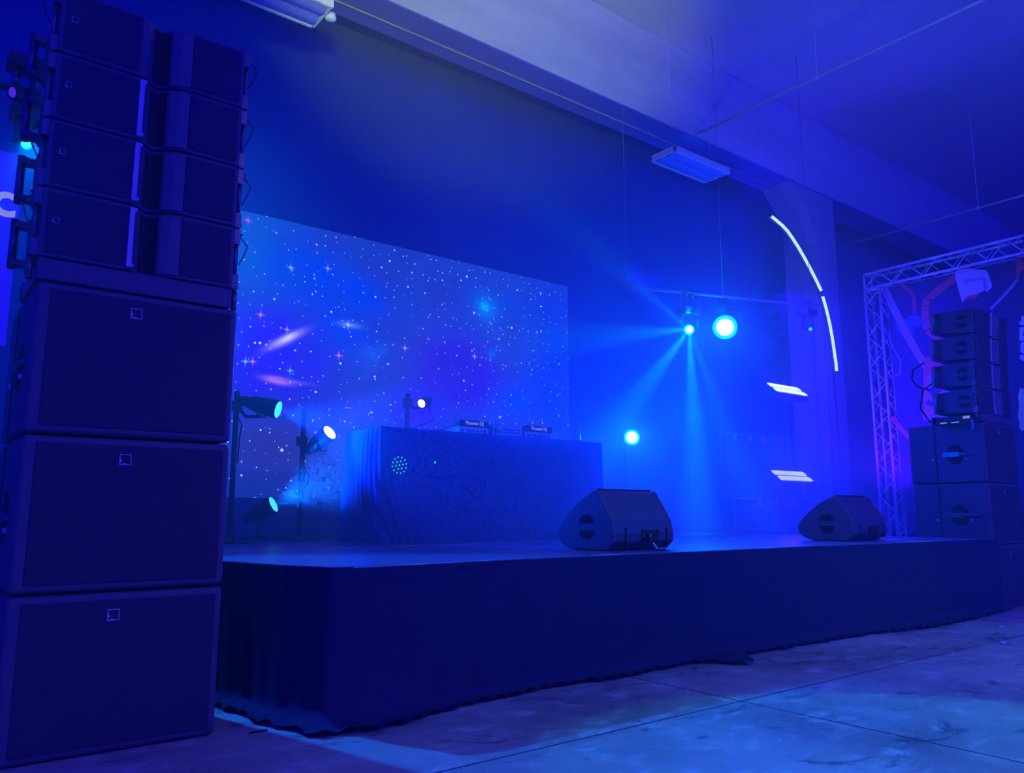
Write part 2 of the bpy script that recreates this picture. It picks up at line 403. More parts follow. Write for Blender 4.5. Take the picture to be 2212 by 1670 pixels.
def make_line():
    t = thing('line_array_speaker', (0, 0, 0), 'x', 'loudspeaker')
    g = 0.004
    def prism(out, z0, z1, off=0.0): return [(x, y+off, z0) for x, y in out]
    back = [(SW, 0.395), (SW-0.03, KD-0.02), (0.03, KD-0.02), (0, 0.395)]
    b = MB(); b.poly([(x, y, g) for x, y in OUT]+[(x, y, g) for x, y in back], (0, 0, KH-2*g))
    for vv in b.bm.verts:
        if vv.co.y > 0.2: vv.co.z = KH/2+(vv.co.z-KH/2)*0.80
    b.build('cabinet', 'cabinet', t, 0.004)
    def strip(x0, x1, z0, z1, off, nm, m):
        pts = [(x0, None)]+[(x, y) for x, y in OUT if x0 < x < x1]+[(x1, None)]
        def yy(x):
            for (xa, ya), (xb, yb) in zip(OUT, OUT[1:]):
                if xa <= x <= xb: return ya+(yb-ya)*(x-xa)/(xb-xa)
        P = [(x, yy(x)-off) for x, _ in pts]; Q = [(x, y+off+0.002) for x, y in P][::-1]
        bb = MB().poly([(x, y, z0) for x, y in P+Q], (0, 0, z1-z0)); return bb.build(nm, m, t)
    gr = strip(0.018, 0.292, 0.02, KH-0.02, 0.005, 'grille', 'grille')
    strip(0.50, SW-0.018, 0.02, KH-0.02, 0.005, 'grille', 'grille')
    strip(0.352, 0.415, 0.02, KH-0.02, 0.004, 'horn_slot', 'recess')
    strip(0.416, 0.497, 0.014, KH-0.014, 0.007, 'fin', 'fin')
    b = MB().box((0.300, -0.012, 0.03), (0.318, 0.02, KH-0.03)).box((0.300, -0.012, 0.016), (0.326, 0.02, 0.03)).box((0.300, -0.012, KH-0.03), (0.326, 0.02, KH-0.016))
    b.build('fin', 'logo', t)
    logo(gr, 0.036, 0.135, 0.022, -0.0065)
    for sx in (0, 1):
        x = 0 if sx == 0 else SW; s_ = -1 if sx == 0 else 1
        b = MB(); xa, xb = sorted((x, x+s_*0.026))
        b.box((xa, 0.01, 0.005), (xb, 0.05, 0.07)); b.box((xa, 0.01, KH-0.07), (xb, 0.05, KH-0.005))
        b.tube([(x+s_*.016, 0.03, 0.05), (x+s_*.016, 0.03, KH-0.05)], 0.010, 8)
        b.tube([(x, 0.03, KH-0.02), (x+s_*.04, 0.03, KH-0.02)], 0.007, 8); b.tube([(x, 0.03, 0.02), (x+s_*.034, 0.03, 0.02)], 0.007, 8)
        b.build('rigging_arm', 'steel', t)
        MB().tube([(x+s_*.03, 0.03, KH-0.03), (x+s_*.062, 0.02, KH-0.07), (x+s_*.05, 0.03, 0.16), (x+s_*.03, 0.03, 0.12)], 0.0025, 5).build('safety_wire', 'cable', t)
        xs = x+s_*0.003; b = MB()
        for c, a0 in ((0.155, 0), (0.115, 180)):
            b.poly([(xs, 0.135+0.052*math.cos(R(a0+a)), c+(0.052*math.sin(R(a0+a)))) for a in range(0, 181, 15)], (-s_*0.004, 0, 0))
        b.build('handle_recess_shade', 'recess', t)  # dark flat half discs in place of shaded handle cutouts
        hx = x+s_*0.048
        b = MB().box((min(x-s_*.01, hx), 0.35, 0.045), (max(x-s_*.01, hx), 0.40, 0.07)).box((min(x-s_*.01, hx), 0.35, KH-0.07), (max(x-s_*.01, hx), 0.40, KH-0.045))
        b.tube([(hx, 0.375, 0.035), (hx, 0.375, KH-0.035)], 0.016, 10)
        b.build('rear_handle', 'steel', t)
    return t
sub0 = make_sub(); kara0 = make_line()
def place(src, first, x, y, z, label, group, rx=0):
    o = src if first else copy_tree(src)
    o.location = (x, y, z); o.rotation_euler = (rx, 0, 0); o['label'] = label; o['group'] = group; return o
LX, LY, RX_, RY = 0.357, 3.322, 8.05, 3.13
pos3 = ['bottom', 'middle', 'top']
for i in range(3):
    place(sub0, i == 0, LX+0.006, LY, i*SH, 'black subwoofer, %s one of the near stack on the left' % pos3[i], 'subwoofers of the near left stack')
for i in range(3):
    place(sub0, False, RX_, RY, i*SH, 'black subwoofer, %s one of the far stack right of the stage' % pos3[i], 'subwoofers of the far right stack')
pos4 = ['lowest', 'second lowest', 'second highest', 'topmost']
for i in range(4):
    place(kara0, i == 0, LX, LY, 1.81+i*KH, 'slim black array speaker, %s of four on the near left stack' % pos4[i], 'array speakers of the near left stack')
top_ = [o for o in COL.objects if o.get('label', '').startswith('slim black array speaker, topmost of four on the near')][0]
for k_ in children(top_):
    if k_.name.startswith('fin') and k_.data.materials[0].name == 'logo_silver': bpy.data.objects.remove(k_)
z, y = 1.80, RY
for i in range(4):
    a = [0.0, 0.035, 0.06, 0.085][i]
    o = place(kara0, False, RX_+0.0, y, z, 'slim black array speaker, %s of four on the far right stack' % pos4[i], 'array speakers of the far right stack', a)
    o.scale = (1, 1, 0.92); z += 0.92*KH*math.cos(a)+0.002; y -= 0.92*KH*math.sin(a)
def base_frame(x, y, z, h, label):
    t = thing('array_base_frame', (x, y, z), label, 'rigging frame')
    MB().box((0.0, 0.0, 0.0), (SW, 0.06, h)).box((0.0, 0.40, 0), (SW, 0.46, h)).build('crossbar', 'cabinet', t, 0.006)
    MB().box((0.0, 0.06, 0.0), (0.03, 0.46, h*0.8)).box((SW-0.03, 0.06, 0), (SW, 0.46, h*0.8)).build('side_bar', 'steel', t, 0.004)
    b = MB()
    for xx in (-0.02, SW+0.02): b.tube([(xx, 0.03, 0.0), (xx, 0.03, h)], 0.012, 8)
    b.build('locking_pin', 'steel', t)
    return t
base_frame(LX, LY, 3*SH, 0.083, 'flat rigging frame between subwoofers and array speakers on the near stack')
base_frame(RX_, RY, 3*SH, 0.073, 'flat rigging frame under the far right array speakers')
# amplifier bits on top of far right subs, side facing the stage
t = thing('wireless_receiver', (RX_-0.08, RY+0.04, 3*SH-0.02), 'small dark receiver box with lit buttons hung beside the far stack frame', 'receiver')
MB().box((0, 0, 0), (0.055, 0.34, 0.075)).build('casing', 'dark', t, 0.004)
b = MB().box((-0.004, 0.03, 0.045), (0, 0.09, 0.07)); b.box((-0.004, 0.24, 0.012), (0, 0.30, 0.024)).box((-0.004, 0.13, 0.012), (0, 0.2, 0.022)); b.build('display', 'print', t)
b = MB().box((-0.004, -0.0, -0.06), (0.0, 0.02, 0.03)); b.build('bracket', 'steel', t)
tag(MB().tube([(8.08, 3.62, 2.36), (8.08, 3.74, 2.30), (8.08, 3.76, 2.2), (8.08, 3.70, 2.12), (8.1, 3.6, 2.08)], 0.008, 6).build('speaker_cable', 'cable'), 'looped speaker cable behind the second array speaker of the far stack', 'cable')
tag(MB().tube([(8.08, 3.56, 2.14), (8.08, 3.66, 2.08), (8.08, 3.70, 1.9), (8.1, 3.62, 1.76), (8.1, 3.5, 1.74)], 0.008, 6).build('speaker_cable', 'cable'), 'hanging speaker cable at the back of the lowest far array speaker', 'cable')

# ------------------------------------------------------------------ stage
SZ = 0.638
front = [(1.24, 7.3), (1.26, 4.1), (1.42, 3.42), (1.52, 3.20), (1.62, 3.17), (3.2, 3.18), (5.2, 3.15), (7.95, 3.08), (7.95, 7.3)]
t = thing('stage_platform', (1.3, 3.2, 0), 'low black stage deck with a worn dark top and pale edge', 'stage')
MB().poly([(x, y, SZ-0.10) for x, y in front], (0, 0, 0.10)).build('deck', 'deck', t).location = (-1.3, -3.2, 0)
b = MB()
def fy(x):
    for (xa, ya), (xb, yb) in zip(front[4:7], front[5:8]):
        if xa <= x <= xb: return ya+(yb-ya)*(x-xa)/(xb-xa)
    return 3.08
for xa, xb in ((1.56, 2.6), (3.0, 3.45), (4.2, 5.3), (6.3, 7.9)):
    b.tube([(xa, fy(xa)-0.014, SZ+0.002), (xb, fy(xb)-0.014, SZ+0.002)], 0.003, 6)
b.build('edge_trim', 'edge', t)
for o in children(t):
    if o.name.startswith('edge_trim'): o.location = (-1.3, -3.2, 0); o['label'] = 'pale worn deck edge'
b = MB().box((1.3, 4.95, SZ), (7.9, 4.965, SZ+0.003)); o = b.build('deck_seam', 'edge', t); o.location = (-1.3, -3.2, 0)
# skirt: hangs from the deck lip, puddles on the floor
pathp = [Vector(p) for p in front[:-1]][1:] + [Vector((8.0, 3.08))]
Ls = [0]
for a, c in zip(pathp, pathp[1:]): Ls.append(Ls[-1]+(c-a).length)
def along(s):
    for i in range(len(pathp)-1):
        if s <= Ls[i+1] or i == len(pathp)-2:
            f = (s-Ls[i])/(Ls[i+1]-Ls[i]); p = pathp[i].lerp(pathp[i+1], f); d = (pathp[i+1]-pathp[i]).normalized(); return p, Vector((d.y, -d.x)), i
def skirt(u, v):
    s = u*Ls[-1]; p, n, i = along(s)
    # smooth normal near corner
    p2, n2, _ = along(min(Ls[-1], s+0.12)); p1, n1, _ = along(max(0, s-0.12)); n = (n1+n2).normalized()
    x = p.x
    fold = 0.007*math.sin(s*19+2*math.sin(s*3))+0.004*math.sin(s*47+1)
    fl = v**1.5
    off = 0.012+fold*fl*0.9
    pud = max(0, (v-0.86)/0.14)
    amp = 0.05+0.05*noise.noise(Vector((s*1.3, 0, 0)))+0.05*noise.noise(Vector((s*5, 3, 0)))
    corner = math.exp(-((s-Ls[3]-0.05)/0.35)**2)*0.17
    bump_ = math.exp(-((x-4.02)/0.13)**2)*0.20 if i > 3 else 0
    bump2 = math.exp(-((x-6.6)/0.9)**2)*0.10 if i > 3 else 0
    off += pud*(max(0.01, amp)+bump_+bump2)+corner*v**6+bump_*0.25*max(0, v-.6)
    z = (SZ-0.004)*(1-min(1, v/0.92)) + (0.012+0.018*abs(math.sin(s*31))*(1 if v > .9 else 0) + 0.03*bump_*4*(1 if .85 < v < .99 else 0))*(v > 0.86)
    q = p+n*off
    return (q.x, q.y, max(0.004, z))
b = MB().grid(skirt, 700, 26)
tag(b.build('stage_skirt', 'skirt'), 'long black cloth skirt hanging from the stage edge to the floor', 'stage skirt')
tag(MB().tube([onZ(484, 1496, 0.01), onZ(500, 1478, 0.015), onZ(530, 1474, 0.01), onZ(560, 1466, 0.012), onZ(600, 1470, .01)], 0.014, 8).build('floor_cable', 'cable'), 'black cable on the floor behind the near speaker stack', 'cable')

# ------------------------------------------------------------------ wedge monitors
PR = [(0.06, 0.0), (0.005, 0.05), (0.0, 0.10), (0.02, 0.18), (0.135, 0.352), (0.15, 0.364), (0.17, 0.362), (0.31, 0.298), (0.39, 0.24), (0.46, 0.182), (0.505, 0.125), (0.512, 0.095), (0.50, 0.06), (0.46, 0.02), (0.40, 0.0)]
def make_wedge():
    t = thing('stage_monitor', (0, 0, 0), 'x', 'stage monitor')
    W_ = 0.54
    MB().poly([(0.0, y, z) for y, z in PR], (0.018, 0, 0)).build('side_panel', 'fin', t, 0.006)
    MB().poly([(W_-0.018, y, z) for y, z in PR], (0.018, 0, 0)).build('side_panel', 'fin', t, 0.006)
    P2 = [(y*0.99+0.003, z*0.985+0.002) for y, z in PR]
    MB().poly([(0.018, y, z) for y, z in P2], (W_-0.036, 0, 0)).build('cabinet', 'wedgepaint', t, 0.006)
    g = [(0.165, 0.372), (0.31, 0.308), (0.39, 0.25), (0.46, 0.192), (0.505, 0.135), (0.49, 0.12), (0.40, 0.22), (0.30, 0.28), (0.16, 0.345)]
    MB().poly([(0.03, y, z) for y, z in g], (W_-0.06, 0, 0)).build('grille', 'grille', t)
    b = MB(); cy_, r_ = 0.238, 0.068
    b.poly([(-0.002, cy_+r_*math.cos(R(a)), 0.158+0.056*math.sin(R(a))) for a in range(0, 181, 12)], (0.006, 0, 0))
    b.poly([(-0.002, cy_+r_*math.cos(R(a)), 0.116+0.058*math.sin(R(a))) for a in range(180, 361, 12)], (0.006, 0, 0))
    b.build('handle_recess_shade', 'recess', t)  # shade inside the handle drawn as flat dark half discs
    # connector recess on the rear panel
    MB().poly([(0.25, -0.004, 0.05), (0.38, -0.004, 0.05), (0.40, -0.006, 0.118), (0.245, -0.006, 0.118)], (0, 0.03, 0)).build('connector_recess', 'recess', t)
    b = MB()
    for x in (0.10, 0.47): b.box((x, 0.0, 0.02), (x+0.008, 0.03, 0.13))
    b.build('rear_groove', 'recess', t)
    b = MB().box((0.05, 0.08, -0.006), (0.12, 0.14, 0.003)).box((W_-0.12, 0.08, -0.006), (W_-0.05, 0.14, 0.003)).box((0.05, 0.34, -0.006), (0.12, 0.4, 0.003)).box((W_-0.12, 0.34, -0.006), (W_-0.05, 0.4, 0.003))
    b.build('foot', 'black', t)
    return t
MT['wedgepaint'] = mat('wedge_paint', (0.075, 0.08, 0.13), 0.55, bump=0.4, bscale=250)
wd = make_wedge(); wd.location = (3.455, 3.43, SZ+0.006)
tag(wd, 'wedge stage monitor with a plug at its back, front centre of stage', 'stage monitor', 'wedge monitors on the stage edge')
w2 = copy_tree(wd); w2.location = (6.22, 3.45, SZ+0.006)
tag(w2, 'wedge stage monitor farther right in front of the truss tower', 'stage monitor')
c = Vector((3.76, 3.41, SZ))
t = thing('monitor_cable', (3.76, 3.40, SZ), 'cable with a pale plug hanging from the front centre stage monitor', 'cable')
MB().tube([(-.02, 0.03, 0.10), (-0.03, -0.01, 0.07), (-0.035, -0.02, 0.03), (-0.02, -0.03, 0.005), (0.06, -0.04, 0.006)], 0.006, 6).build('cord', 'cable', t)
MB().tube([(0.0, 0.0, 0.045), (0.01, -0.02, 0.012), (0.02, -0.03, 0.004)], [0.009, 0.010, 0.008], 8).build('plug', 'cable_white', t)
MB().sphere((-0.06, 0.02, 0.085), 0.006).sphere((0.0, 0.015, 0.09), 0.007).sphere((-0.01, 0.01, 0.075), 0.006).build('connector', 'logo', t)
tag(MB().tube([(6.52, 3.40, SZ+0.03), (6.56, 3.36, SZ+0.008), (6.68, 3.33, SZ+0.006)], 0.007, 6).build('monitor_cable', 'cable_white'), 'short pale cable under the farther right stage monitor', 'cable')

# ------------------------------------------------------------------ DJ table under a cloth
TX0, TX1, TY0, TY1, TZ = 2.95, 5.28, 5.40, 5.95, 1.52
t = thing('draped_table', (TX0, TY0, SZ), 'long table under a dark cloth with creases at its left corner', 'table')
H = TZ-SZ
per = [(0, TY1-TY0), (0, 0), (TX1-TX0, 0), (TX1-TX0, TY1-TY0)]
def cloth(u, v):
    Lx, Ly = TX1-TX0, TY1-TY0; tot = 2*Ly+Lx; s = u*tot
    if s < Ly: p = Vector((0, Ly-s)); n = Vector((-1, 0))
    elif s < Ly+Lx: p = Vector((s-Ly, 0)); n = Vector((0, -1))
    else: p = Vector((Lx, s-Ly-Lx)); n = Vector((1, 0))
    d = s-Ly
    if abs(d) < 0.06: n = Vector((-1, 0)).lerp(Vector((0, -1)), (d+0.06)/0.12).normalized()
    # pleats gather at the front left corner and fan out downwards
    c0 = d-0.16*v*v
    g = math.exp(-((c0+0.10)/0.16)**2)
    fold = 0.020*v**0.4*g*math.sin((c0+0.02*math.sin(v*3))*95) + 0.012*v*math.sin(s*9+v)*math.exp(-((d-0.1)/0.7)**2)+0.004*v*math.sin(s*23)
    fl = 0.02+0.045*v*(1 if d < 0.3 else 0.6)
    q = p+n*(fl+fold*1.0)
    return (q.x, q.y, H*(1-v)+0.004)
b = MB().grid(cloth, 520, 30)
b.box((-0.02, -0.02, H-0.004), (TX1-TX0+0.02, TY1-TY0, H+0.002)); b.build('tablecloth', 'cloth', t)
MB().box((0.0, 0.0, H-0.03), (TX1-TX0, TY1-TY0, H-0.005)).build('tabletop', 'dark', t)
b = MB()
for x in (0.1, TX1-TX0-0.1): b.tube([(x, 0.27, 0), (x, 0.27, H-0.03)], 0.02, 8)
b.build('leg', 'steel', t)
# LED cluster on the cloth
p = onY(862, 1005, TY0-0.05)
t = thing('led_cluster_light', p, 'round cluster of tiny cyan LEDs glowing on the dark table cloth', 'LED light')
MB().lathe((0, 0, 0), (0, 1, 0), [(0.005, 0.066), (0.04, 0.068)]).build('housing', 'cloth', t)
b = MB()
for n_, r_ in ((1, 0), (6, 0.031), (12, 0.062)):
    for k in range(n_):
        a = 2*math.pi*k/n_+0.2; b.sphere((r_*math.cos(a), -0.006, r_*math.sin(a)), 0.0068, n=8)
b.build('led_array', 'led', t)
p = onY(940, 999, TY0-0.045); tag(MB().sphere((0, 0, 0), 0.009, n=10).build('indicator_light', 'led_green', origin=(0, 0, 0)), 'single small green indicator light on the front of the table cloth', 'indicator light').location = p

# players and mixer
def player(x, label):
    t = thing('media_player', (x, 5.47, TZ+0.005), label, 'media player', 'DJ players on the draped table')
    MB().box((0, 0, 0.008), (0.31, 0.40, 0.062)).build('body', 'player', t, 0.006)
    sc_ = MB().poly([(0.0, 0.0, 0.062), (0.0, 0.10, 0.062), (0.0, 0.085, 0.075), (0.0, 0.005, 0.118), (0, -0.012, 0.112), (0, -0.004, 0.066)], (0.31, 0, 0)).build('screen', 'dark', t, 0.006)
    text_mesh('lettering', 'Pioneer DJ', 0.042, 'print', sc_, (0.155, -0.012, 0.090), (R(90), 0, 0), 0.0015)
    MB().lathe((0.155, 0.27, 0.062), (0, 0, 1), [(0, 0.10), (0.012, 0.10), (0.016, 0.09)]).build('jog_wheel', 'dark', t)
    b = MB()
    for k in range(7): b.box((0.03+k*0.038, -0.004, 0.018), (0.05+k*0.038, 0.0, 0.038))
    b.build('socket', 'dark', t)
    b = MB()
    for k in range(4): b.tube([(0.05+k*0.05, 0.0, 0.028), (0.052+k*0.05, -0.035, 0.02), (0.06+k*0.05, -0.045, 0.0)], 0.004, 6)
    b.build('cable', 'cable_white', t)
    MB().box((0.01, 0.01, 0), (0.05, 0.05, 0.01)).box((0.26, 0.01, 0), (0.3, 0.05, 0.01)).box((0.01, 0.34, 0), (0.05, 0.38, 0.01)).box((0.26, 0.34, 0), (0.3, 0.38, 0.01)).build('foot', 'dark', t)
    return t
player(3.71, 'DJ media player at the left of the mixer, pale side facing out')
player(4.42, 'DJ media player at the right of the mixer')
t = thing('dj_mixer', (4.06, 5.47, TZ+0.005), 'pale mixer with rows of sockets between the two players', 'mixer')
MB().box((0, 0, 0.008), (0.33, 0.40, 0.095)).build('body', 'player', t, 0.005)
b = MB()
for k in range(8):
    b.lathe((0.11+k*0.026, -0.004, 0.062), (0, 1, 0), [(0, 0.008), (0.006, 0.008)], 8).lathe((0.11+k*0.026, -0.004, 0.035), (0, 1, 0), [(0, 0.008), (0.006, 0.008)], 8)
b.box((0.02, -0.004, 0.02), (0.05, 0, 0.07)).box((0.06, -0.004, 0.025), (0.085, 0, 0.055)); b.build('socket', 'dark', t)
b = MB()
for i in range(9):
    for j in range(3): b.lathe((0.03+i*0.034, 0.05+j*0.09, 0.095), (0, 0, 1), [(0, 0.009), (0.02, 0.007)], 8)
b.build('knob', 'logo', t)
MB().box((0.02, 0.02, 0), (0.06, 0.06, 0.01)).box((0.27, 0.02, 0), (0.31, 0.06, 0.01)).box((0.02, 0.34, 0), (0.06, 0.38, 0.01)).box((0.27, 0.34, 0), (0.31, 0.38, 0.01)).build('foot', 'dark', t)
t = thing('water_bottle', (5.17, 5.60, TZ+0.003), 'clear water bottle standing at the right end of the draped table', 'bottle')
MB().lathe((0, 0, 0), (0, 0, 1), [(0, 0.028), (0.01, 0.032), (0.05, 0.030), (0.09, 0.032), (0.14, 0.031), (0.17, 0.014), (0.19, 0.013)], 16).build('bottle_body', 'glass', t)
MB().lathe((0, 0, 0.19), (0, 0, 1), [(0, 0.015), (0.016, 0.015)], 12).build('cap', 'logo', t)

# ------------------------------------------------------------------ projection screen with a star field
def screen_mat():
    m = bpy.data.materials.new('starfield_screen'); m.use_nodes = True; nt = m.node_tree; L = nt.links.new; N = nt.nodes.new
    nt.nodes.remove(nt.nodes['Principled BSDF'])
    tc = N('ShaderNodeTexCoord')   # object coords: x 0..4.93, z 0..2.78
    sep = N('ShaderNodeSeparateXYZ'); L(tc.outputs['Object'], sep.inputs[0])
    def sk(v): return v if hasattr(v, 'links') else None
    def math_(op, a, b_=None, c=None):
        n = N('ShaderNodeMath'); n.operation = op
        for i, q in enumerate((a, b_, c)):
            if q is None: continue
            if sk(q): L(q, n.inputs[i])
            else: n.inputs[i].default_value = q
        return n.outputs[0]
    X, Z = sep.outputs[0], sep.outputs[2]
    cur = None
    def mixc(f, a, b_, mode='MIX'):
        x = N('ShaderNodeMix'); x.data_type = 'RGBA'; x.blend_type = mode; x.clamp_factor = True
        if sk(f): L(f, x.inputs['Factor'])
        else: x.inputs['Factor'].default_value = f
        for q, k in ((a, 'A'), (b_, 'B')):
            if sk(q): L(q, x.inputs[k])
            else: x.inputs[k].default_value = (*q, 1)
        return x.outputs['Result']
    def blob(x0, z0, rx, rz, rot=0, p=1.0):
        cs, sn = math.cos(rot), math.sin(rot)
        dx = math_('SUBTRACT', X, x0); dz = math_('SUBTRACT', Z, z0)
        u = math_('ADD', math_('MULTIPLY', dx, cs/rx), math_('MULTIPLY', dz, sn/rx))
        v = math_('ADD', math_('MULTIPLY', dx, -sn/rz), math_('MULTIPLY', dz, cs/rz))
        r2 = math_('ADD', math_('MULTIPLY', u, u), math_('MULTIPLY', v, v))
        return math_('MULTIPLY', math_('POWER', 2.718, math_('MULTIPLY', r2, -1.0)), p)
    ns = N('ShaderNodeTexNoise'); ns.inputs['Scale'].default_value = 1.3; ns.inputs['Detail'].default_value = 6; ns.inputs['Distortion'].default_value = 0.8
    L(tc.outputs['Object'], ns.inputs['Vector'])
    nz = math_('MULTIPLY', math_('SUBTRACT', ns.outputs['Fac'], 0.5), 2.2)
    base = (0.014, 0.036, 0.50)
    col = mixc(math_('ADD', 0.5, nz), base, (0.010, 0.060, 0.62))
    def wob(f): return math_('MULTIPLY', f, math_('ADD', 1.0, nz))
    OX, OZ = 1.81, 1.01
    def P(px, py): q = onY(px, py, 7.45); return q.x-OX, q.z-OZ
    for px, py, rx, rz, c, k in [(545, 520, .55, .6, (0.005, 0.10, 0.62), 0.9), (600, 760, .75, .42, (0.02, 0.0, 1.0), 1.3), (560, 840, .5, .25, (0.02, 0.0, 0.95), 1.1), (690, 590, .35, .30, (0.0, 0.05, 0.95), .8),
                                (640, 570, .3, .3, (0.0, 0.06, 0.9), .8), (790, 640, .35, .22, (0.0, 0.05, 0.95), .9), (745, 710, .35, .25, (0.0, 0.05, 1.0), 1.0), (990, 800, .62, .45, (0.028, 0.0, 0.68), 1.25), (900, 890, .3, .25, (0.03, 0.0, 1.0), .9),
                                (1120, 870, .35, .2, (0.0, 0.05, 0.9), .8), (1080, 660, .5, .18, (0.0, 0.06, 0.7), .5), (570, 960, .4, .3, (0.03, 0.03, 0.40), .9), (690, 980, .4, .3, (0.03, 0.04, 0.42), .9),
                                (830, 1000, .5, .3, (0.03, 0.04, 0.45), .6), (1200, 800, .4, 1.1, (0.0, 0.03, 0.75), 1.0)]:
        x0, z0 = P(px, py); col = mixc(wob(blob(x0, z0, rx, rz, 0, k)), col, c)
    for px, py, rx, rz, rot, c, k in [(1050, 665, .16, .15, 0, (0.0, 0.22, 1.0), .9), (1047, 663, .055, .045, 0, (0.0, 0.50, 1.0), 1.3), (1062, 765, .06, .06, 0, (0.0, 0.12, 0.9), .9),
                                      (618, 733, .18, .036, 0.55, (0.45, 0.38, 1.0), 1.3), (622, 730, .07, .022, 0.6, (0.8, 0.7, 1.0), 1.2), (600, 822, .12, .03, -0.08, (0.6, 0.22, 1.0), 1.3), (628, 824, .2, .02, -0.05, (0.15, 0.1, 1.0), .9),
                                      (755, 702, .12, .03, 0, (0.1, 0.3, 1.0), .9), (560, 1060, .5, .02, 0, (0.05, 0.05, 0.5), .0)]:
        x0, z0 = P(px, py); col = mixc(blob(x0, z0, rx, rz, rot, k), col, c)
    # hill line near the bottom
    n3 = N('ShaderNodeTexNoise'); n3.inputs['Scale'].default_value = 1.1; L(tc.outputs['Object'], n3.inputs['Vector'])
    hill = math_('LESS_THAN', Z, math_('ADD', 0.22, math_('MULTIPLY', n3.outputs['Fac'], 0.06)))
    col = mixc(math_('MULTIPLY', hill, 0.35), col, (0.005, 0.012, 0.25))
    # stars: three voronoi layers
    mp = N('ShaderNodeCombineXYZ'); L(X, mp.inputs[0]); L(Z, mp.inputs[1])
    dens = N('ShaderNodeTexNoise'); dens.inputs['Scale'].default_value = 0.9; L(tc.outputs['Object'], dens.inputs['Vector'])
    for sc_, r_, thr, e in [(9.5, 0.0085, 0.42, 1.3), (4.6, 0.0120, 0.46, 1.5), (1.7, 0.0180, 0.45, 1.7)]:
        vo = N('ShaderNodeTexVoronoi'); vo.voronoi_dimensions = '2D'; vo.inputs['Scale'].default_value = sc_; vo.inputs['Randomness'].default_value = 1.0; L(mp.outputs[0], vo.inputs['Vector'])
        sc2 = N('ShaderNodeSeparateColor'); L(vo.outputs['Color'], sc2.inputs[0])
        rad = math_('MULTIPLY', math_('ADD', 0.55, math_('MULTIPLY', sc2.outputs[1], 0.65)), r_*sc_)
        f = math_('SUBTRACT', 1.0, math_('DIVIDE', vo.outputs['Distance'], rad)); f = math_('MULTIPLY', f, 2.2)
        on = math_('GREATER_THAN', math_('ADD', sc2.outputs[0], math_('MULTIPLY', math_('SUBTRACT', dens.outputs['Fac'], .5), .8)), thr)
        f = math_('MULTIPLY', math_('MINIMUM', math_('MAXIMUM', f, 0.0), 1.0), on)
        br = math_('ADD', 0.35, math_('MULTIPLY', sc2.outputs[2], 0.65))
        col = mixc(math_('MULTIPLY', f, br), col, (0.50*e, 0.66*e, 0.95*e))
    for px, py, c in [(628, 578, (0.2, .6, 1)), (708, 580, (.3, .4, 1)), (732, 768, (.9, .2, 1)), (752, 702, (.7, .6, 1)), (546, 781, (.8, .2, .9)), (530, 781, (.2, .6, 1)), (563, 680, (.8, .2, .8)), (627, 801, (.1, .5, 1)), (875, 752, (.5, .4, 1)), (1025, 770, (.4, .4, 1)), (536, 477, (.6, .1, .8)), (620, 712, (.5, .3, 1))]:
        x0, z0 = P(px, py)
        f = math_('ADD', blob(x0, z0, .035, .006, 0, .8), blob(x0, z0, .006, .035, 0, .8)); f = math_('ADD', f, blob(x0, z0, .012, .012, 0, 1.))
        col = mixc(f, col, c)
    e = N('ShaderNodeEmission'); L(col, e.inputs[0]); e.inputs[1].default_value = 1.0
    L(e.outputs[0], nt.nodes['Material Output'].inputs[0]); return m
sm = screen_mat()
t = thing('projection_screen', (1.81, 7.45, 1.01), 'wide wall screen showing a blue star field with galaxies', 'screen')
b = MB().box((0, 0.0, 0), (4.93, 0.012, 2.78)); b.build('picture', sm, t)
b = MB().box((-0.01, 0.012, -0.01), (4.94, 0.03, 2.79)); b.build('backing', 'dark', t)
t = thing('blue_screen', (-0.6, 7.45, 2.2), 'glowing blue screen with a pale letter c behind the near stack', 'screen')
MT['bluescreen'] = emat('blue_screen', (0.012, 0.0, 0.95), 0.9)
MB().box((0, 0, 0), (1.24, 0.03, 1.62)).build('panel', 'bluescreen', t)
text_mesh('lettering', 'c', 0.42, 'print', t, (onY(10, 427, 7.44).x+0.6, -0.004, onY(10, 427, 7.44).z-2.2-0.02), (R(90), 0, 0), 0.002)
# black masking cloth under the screen
b = MB().grid(lambda u, v: (1.3+u*5.6, 7.28+0.02*math.sin(u*150), SZ+0.002+v*0.36), 240, 3)
tag(b.build('masking_cloth', 'cloth'), 'low dark cloth hanging under the star field screen', 'cloth')

# ------------------------------------------------------------------ stage lights
def body_at(t, d, length, r, lens, yoke=True):
    """a PAR can whose lens centre is the origin, facing d"""
    d = Vector(d).normalized()
    MB().lathe((0, 0, 0), -d, [(-0.012, r*1.0), (0, r*1.04), (0.02, r*1.04), (0.06, r*0.98), (length*0.5, r*0.9), (length*0.75, r*0.62), (length*0.95, r*0.5), (length, r*0.1)], 28).build('housing', 'black', t)
    MB().disc(d*0.0125, d, r*0.93, 28).build('lens', lens, [k_ for k_ in children(t) if k_.name.startswith('housing')][0])
    c = -d*length*0.38
    side = d.cross(Vector((0, 0, 1))).normalized()
    if yoke:
        b = MB()
        for s_ in (-1, 1): b.tube([c+side*s_*(r*1.1), c+side*s_*(r*1.15)-Vector((0, 0, r*1.2))], 0.008, 6)
        b.tube([c+side*(r*1.15)-Vector((0, 0, r*1.2)), c-side*(r*1.15)-Vector((0, 0, r*1.2))], 0.008, 6)
        b.sphere(c+side*r*1.12, 0.018).sphere(c-side*r*1.12, 0.018)
        b.build('yoke', 'black', t)
    return c
def view_dir(px, py): return ray(px, py).normalized()
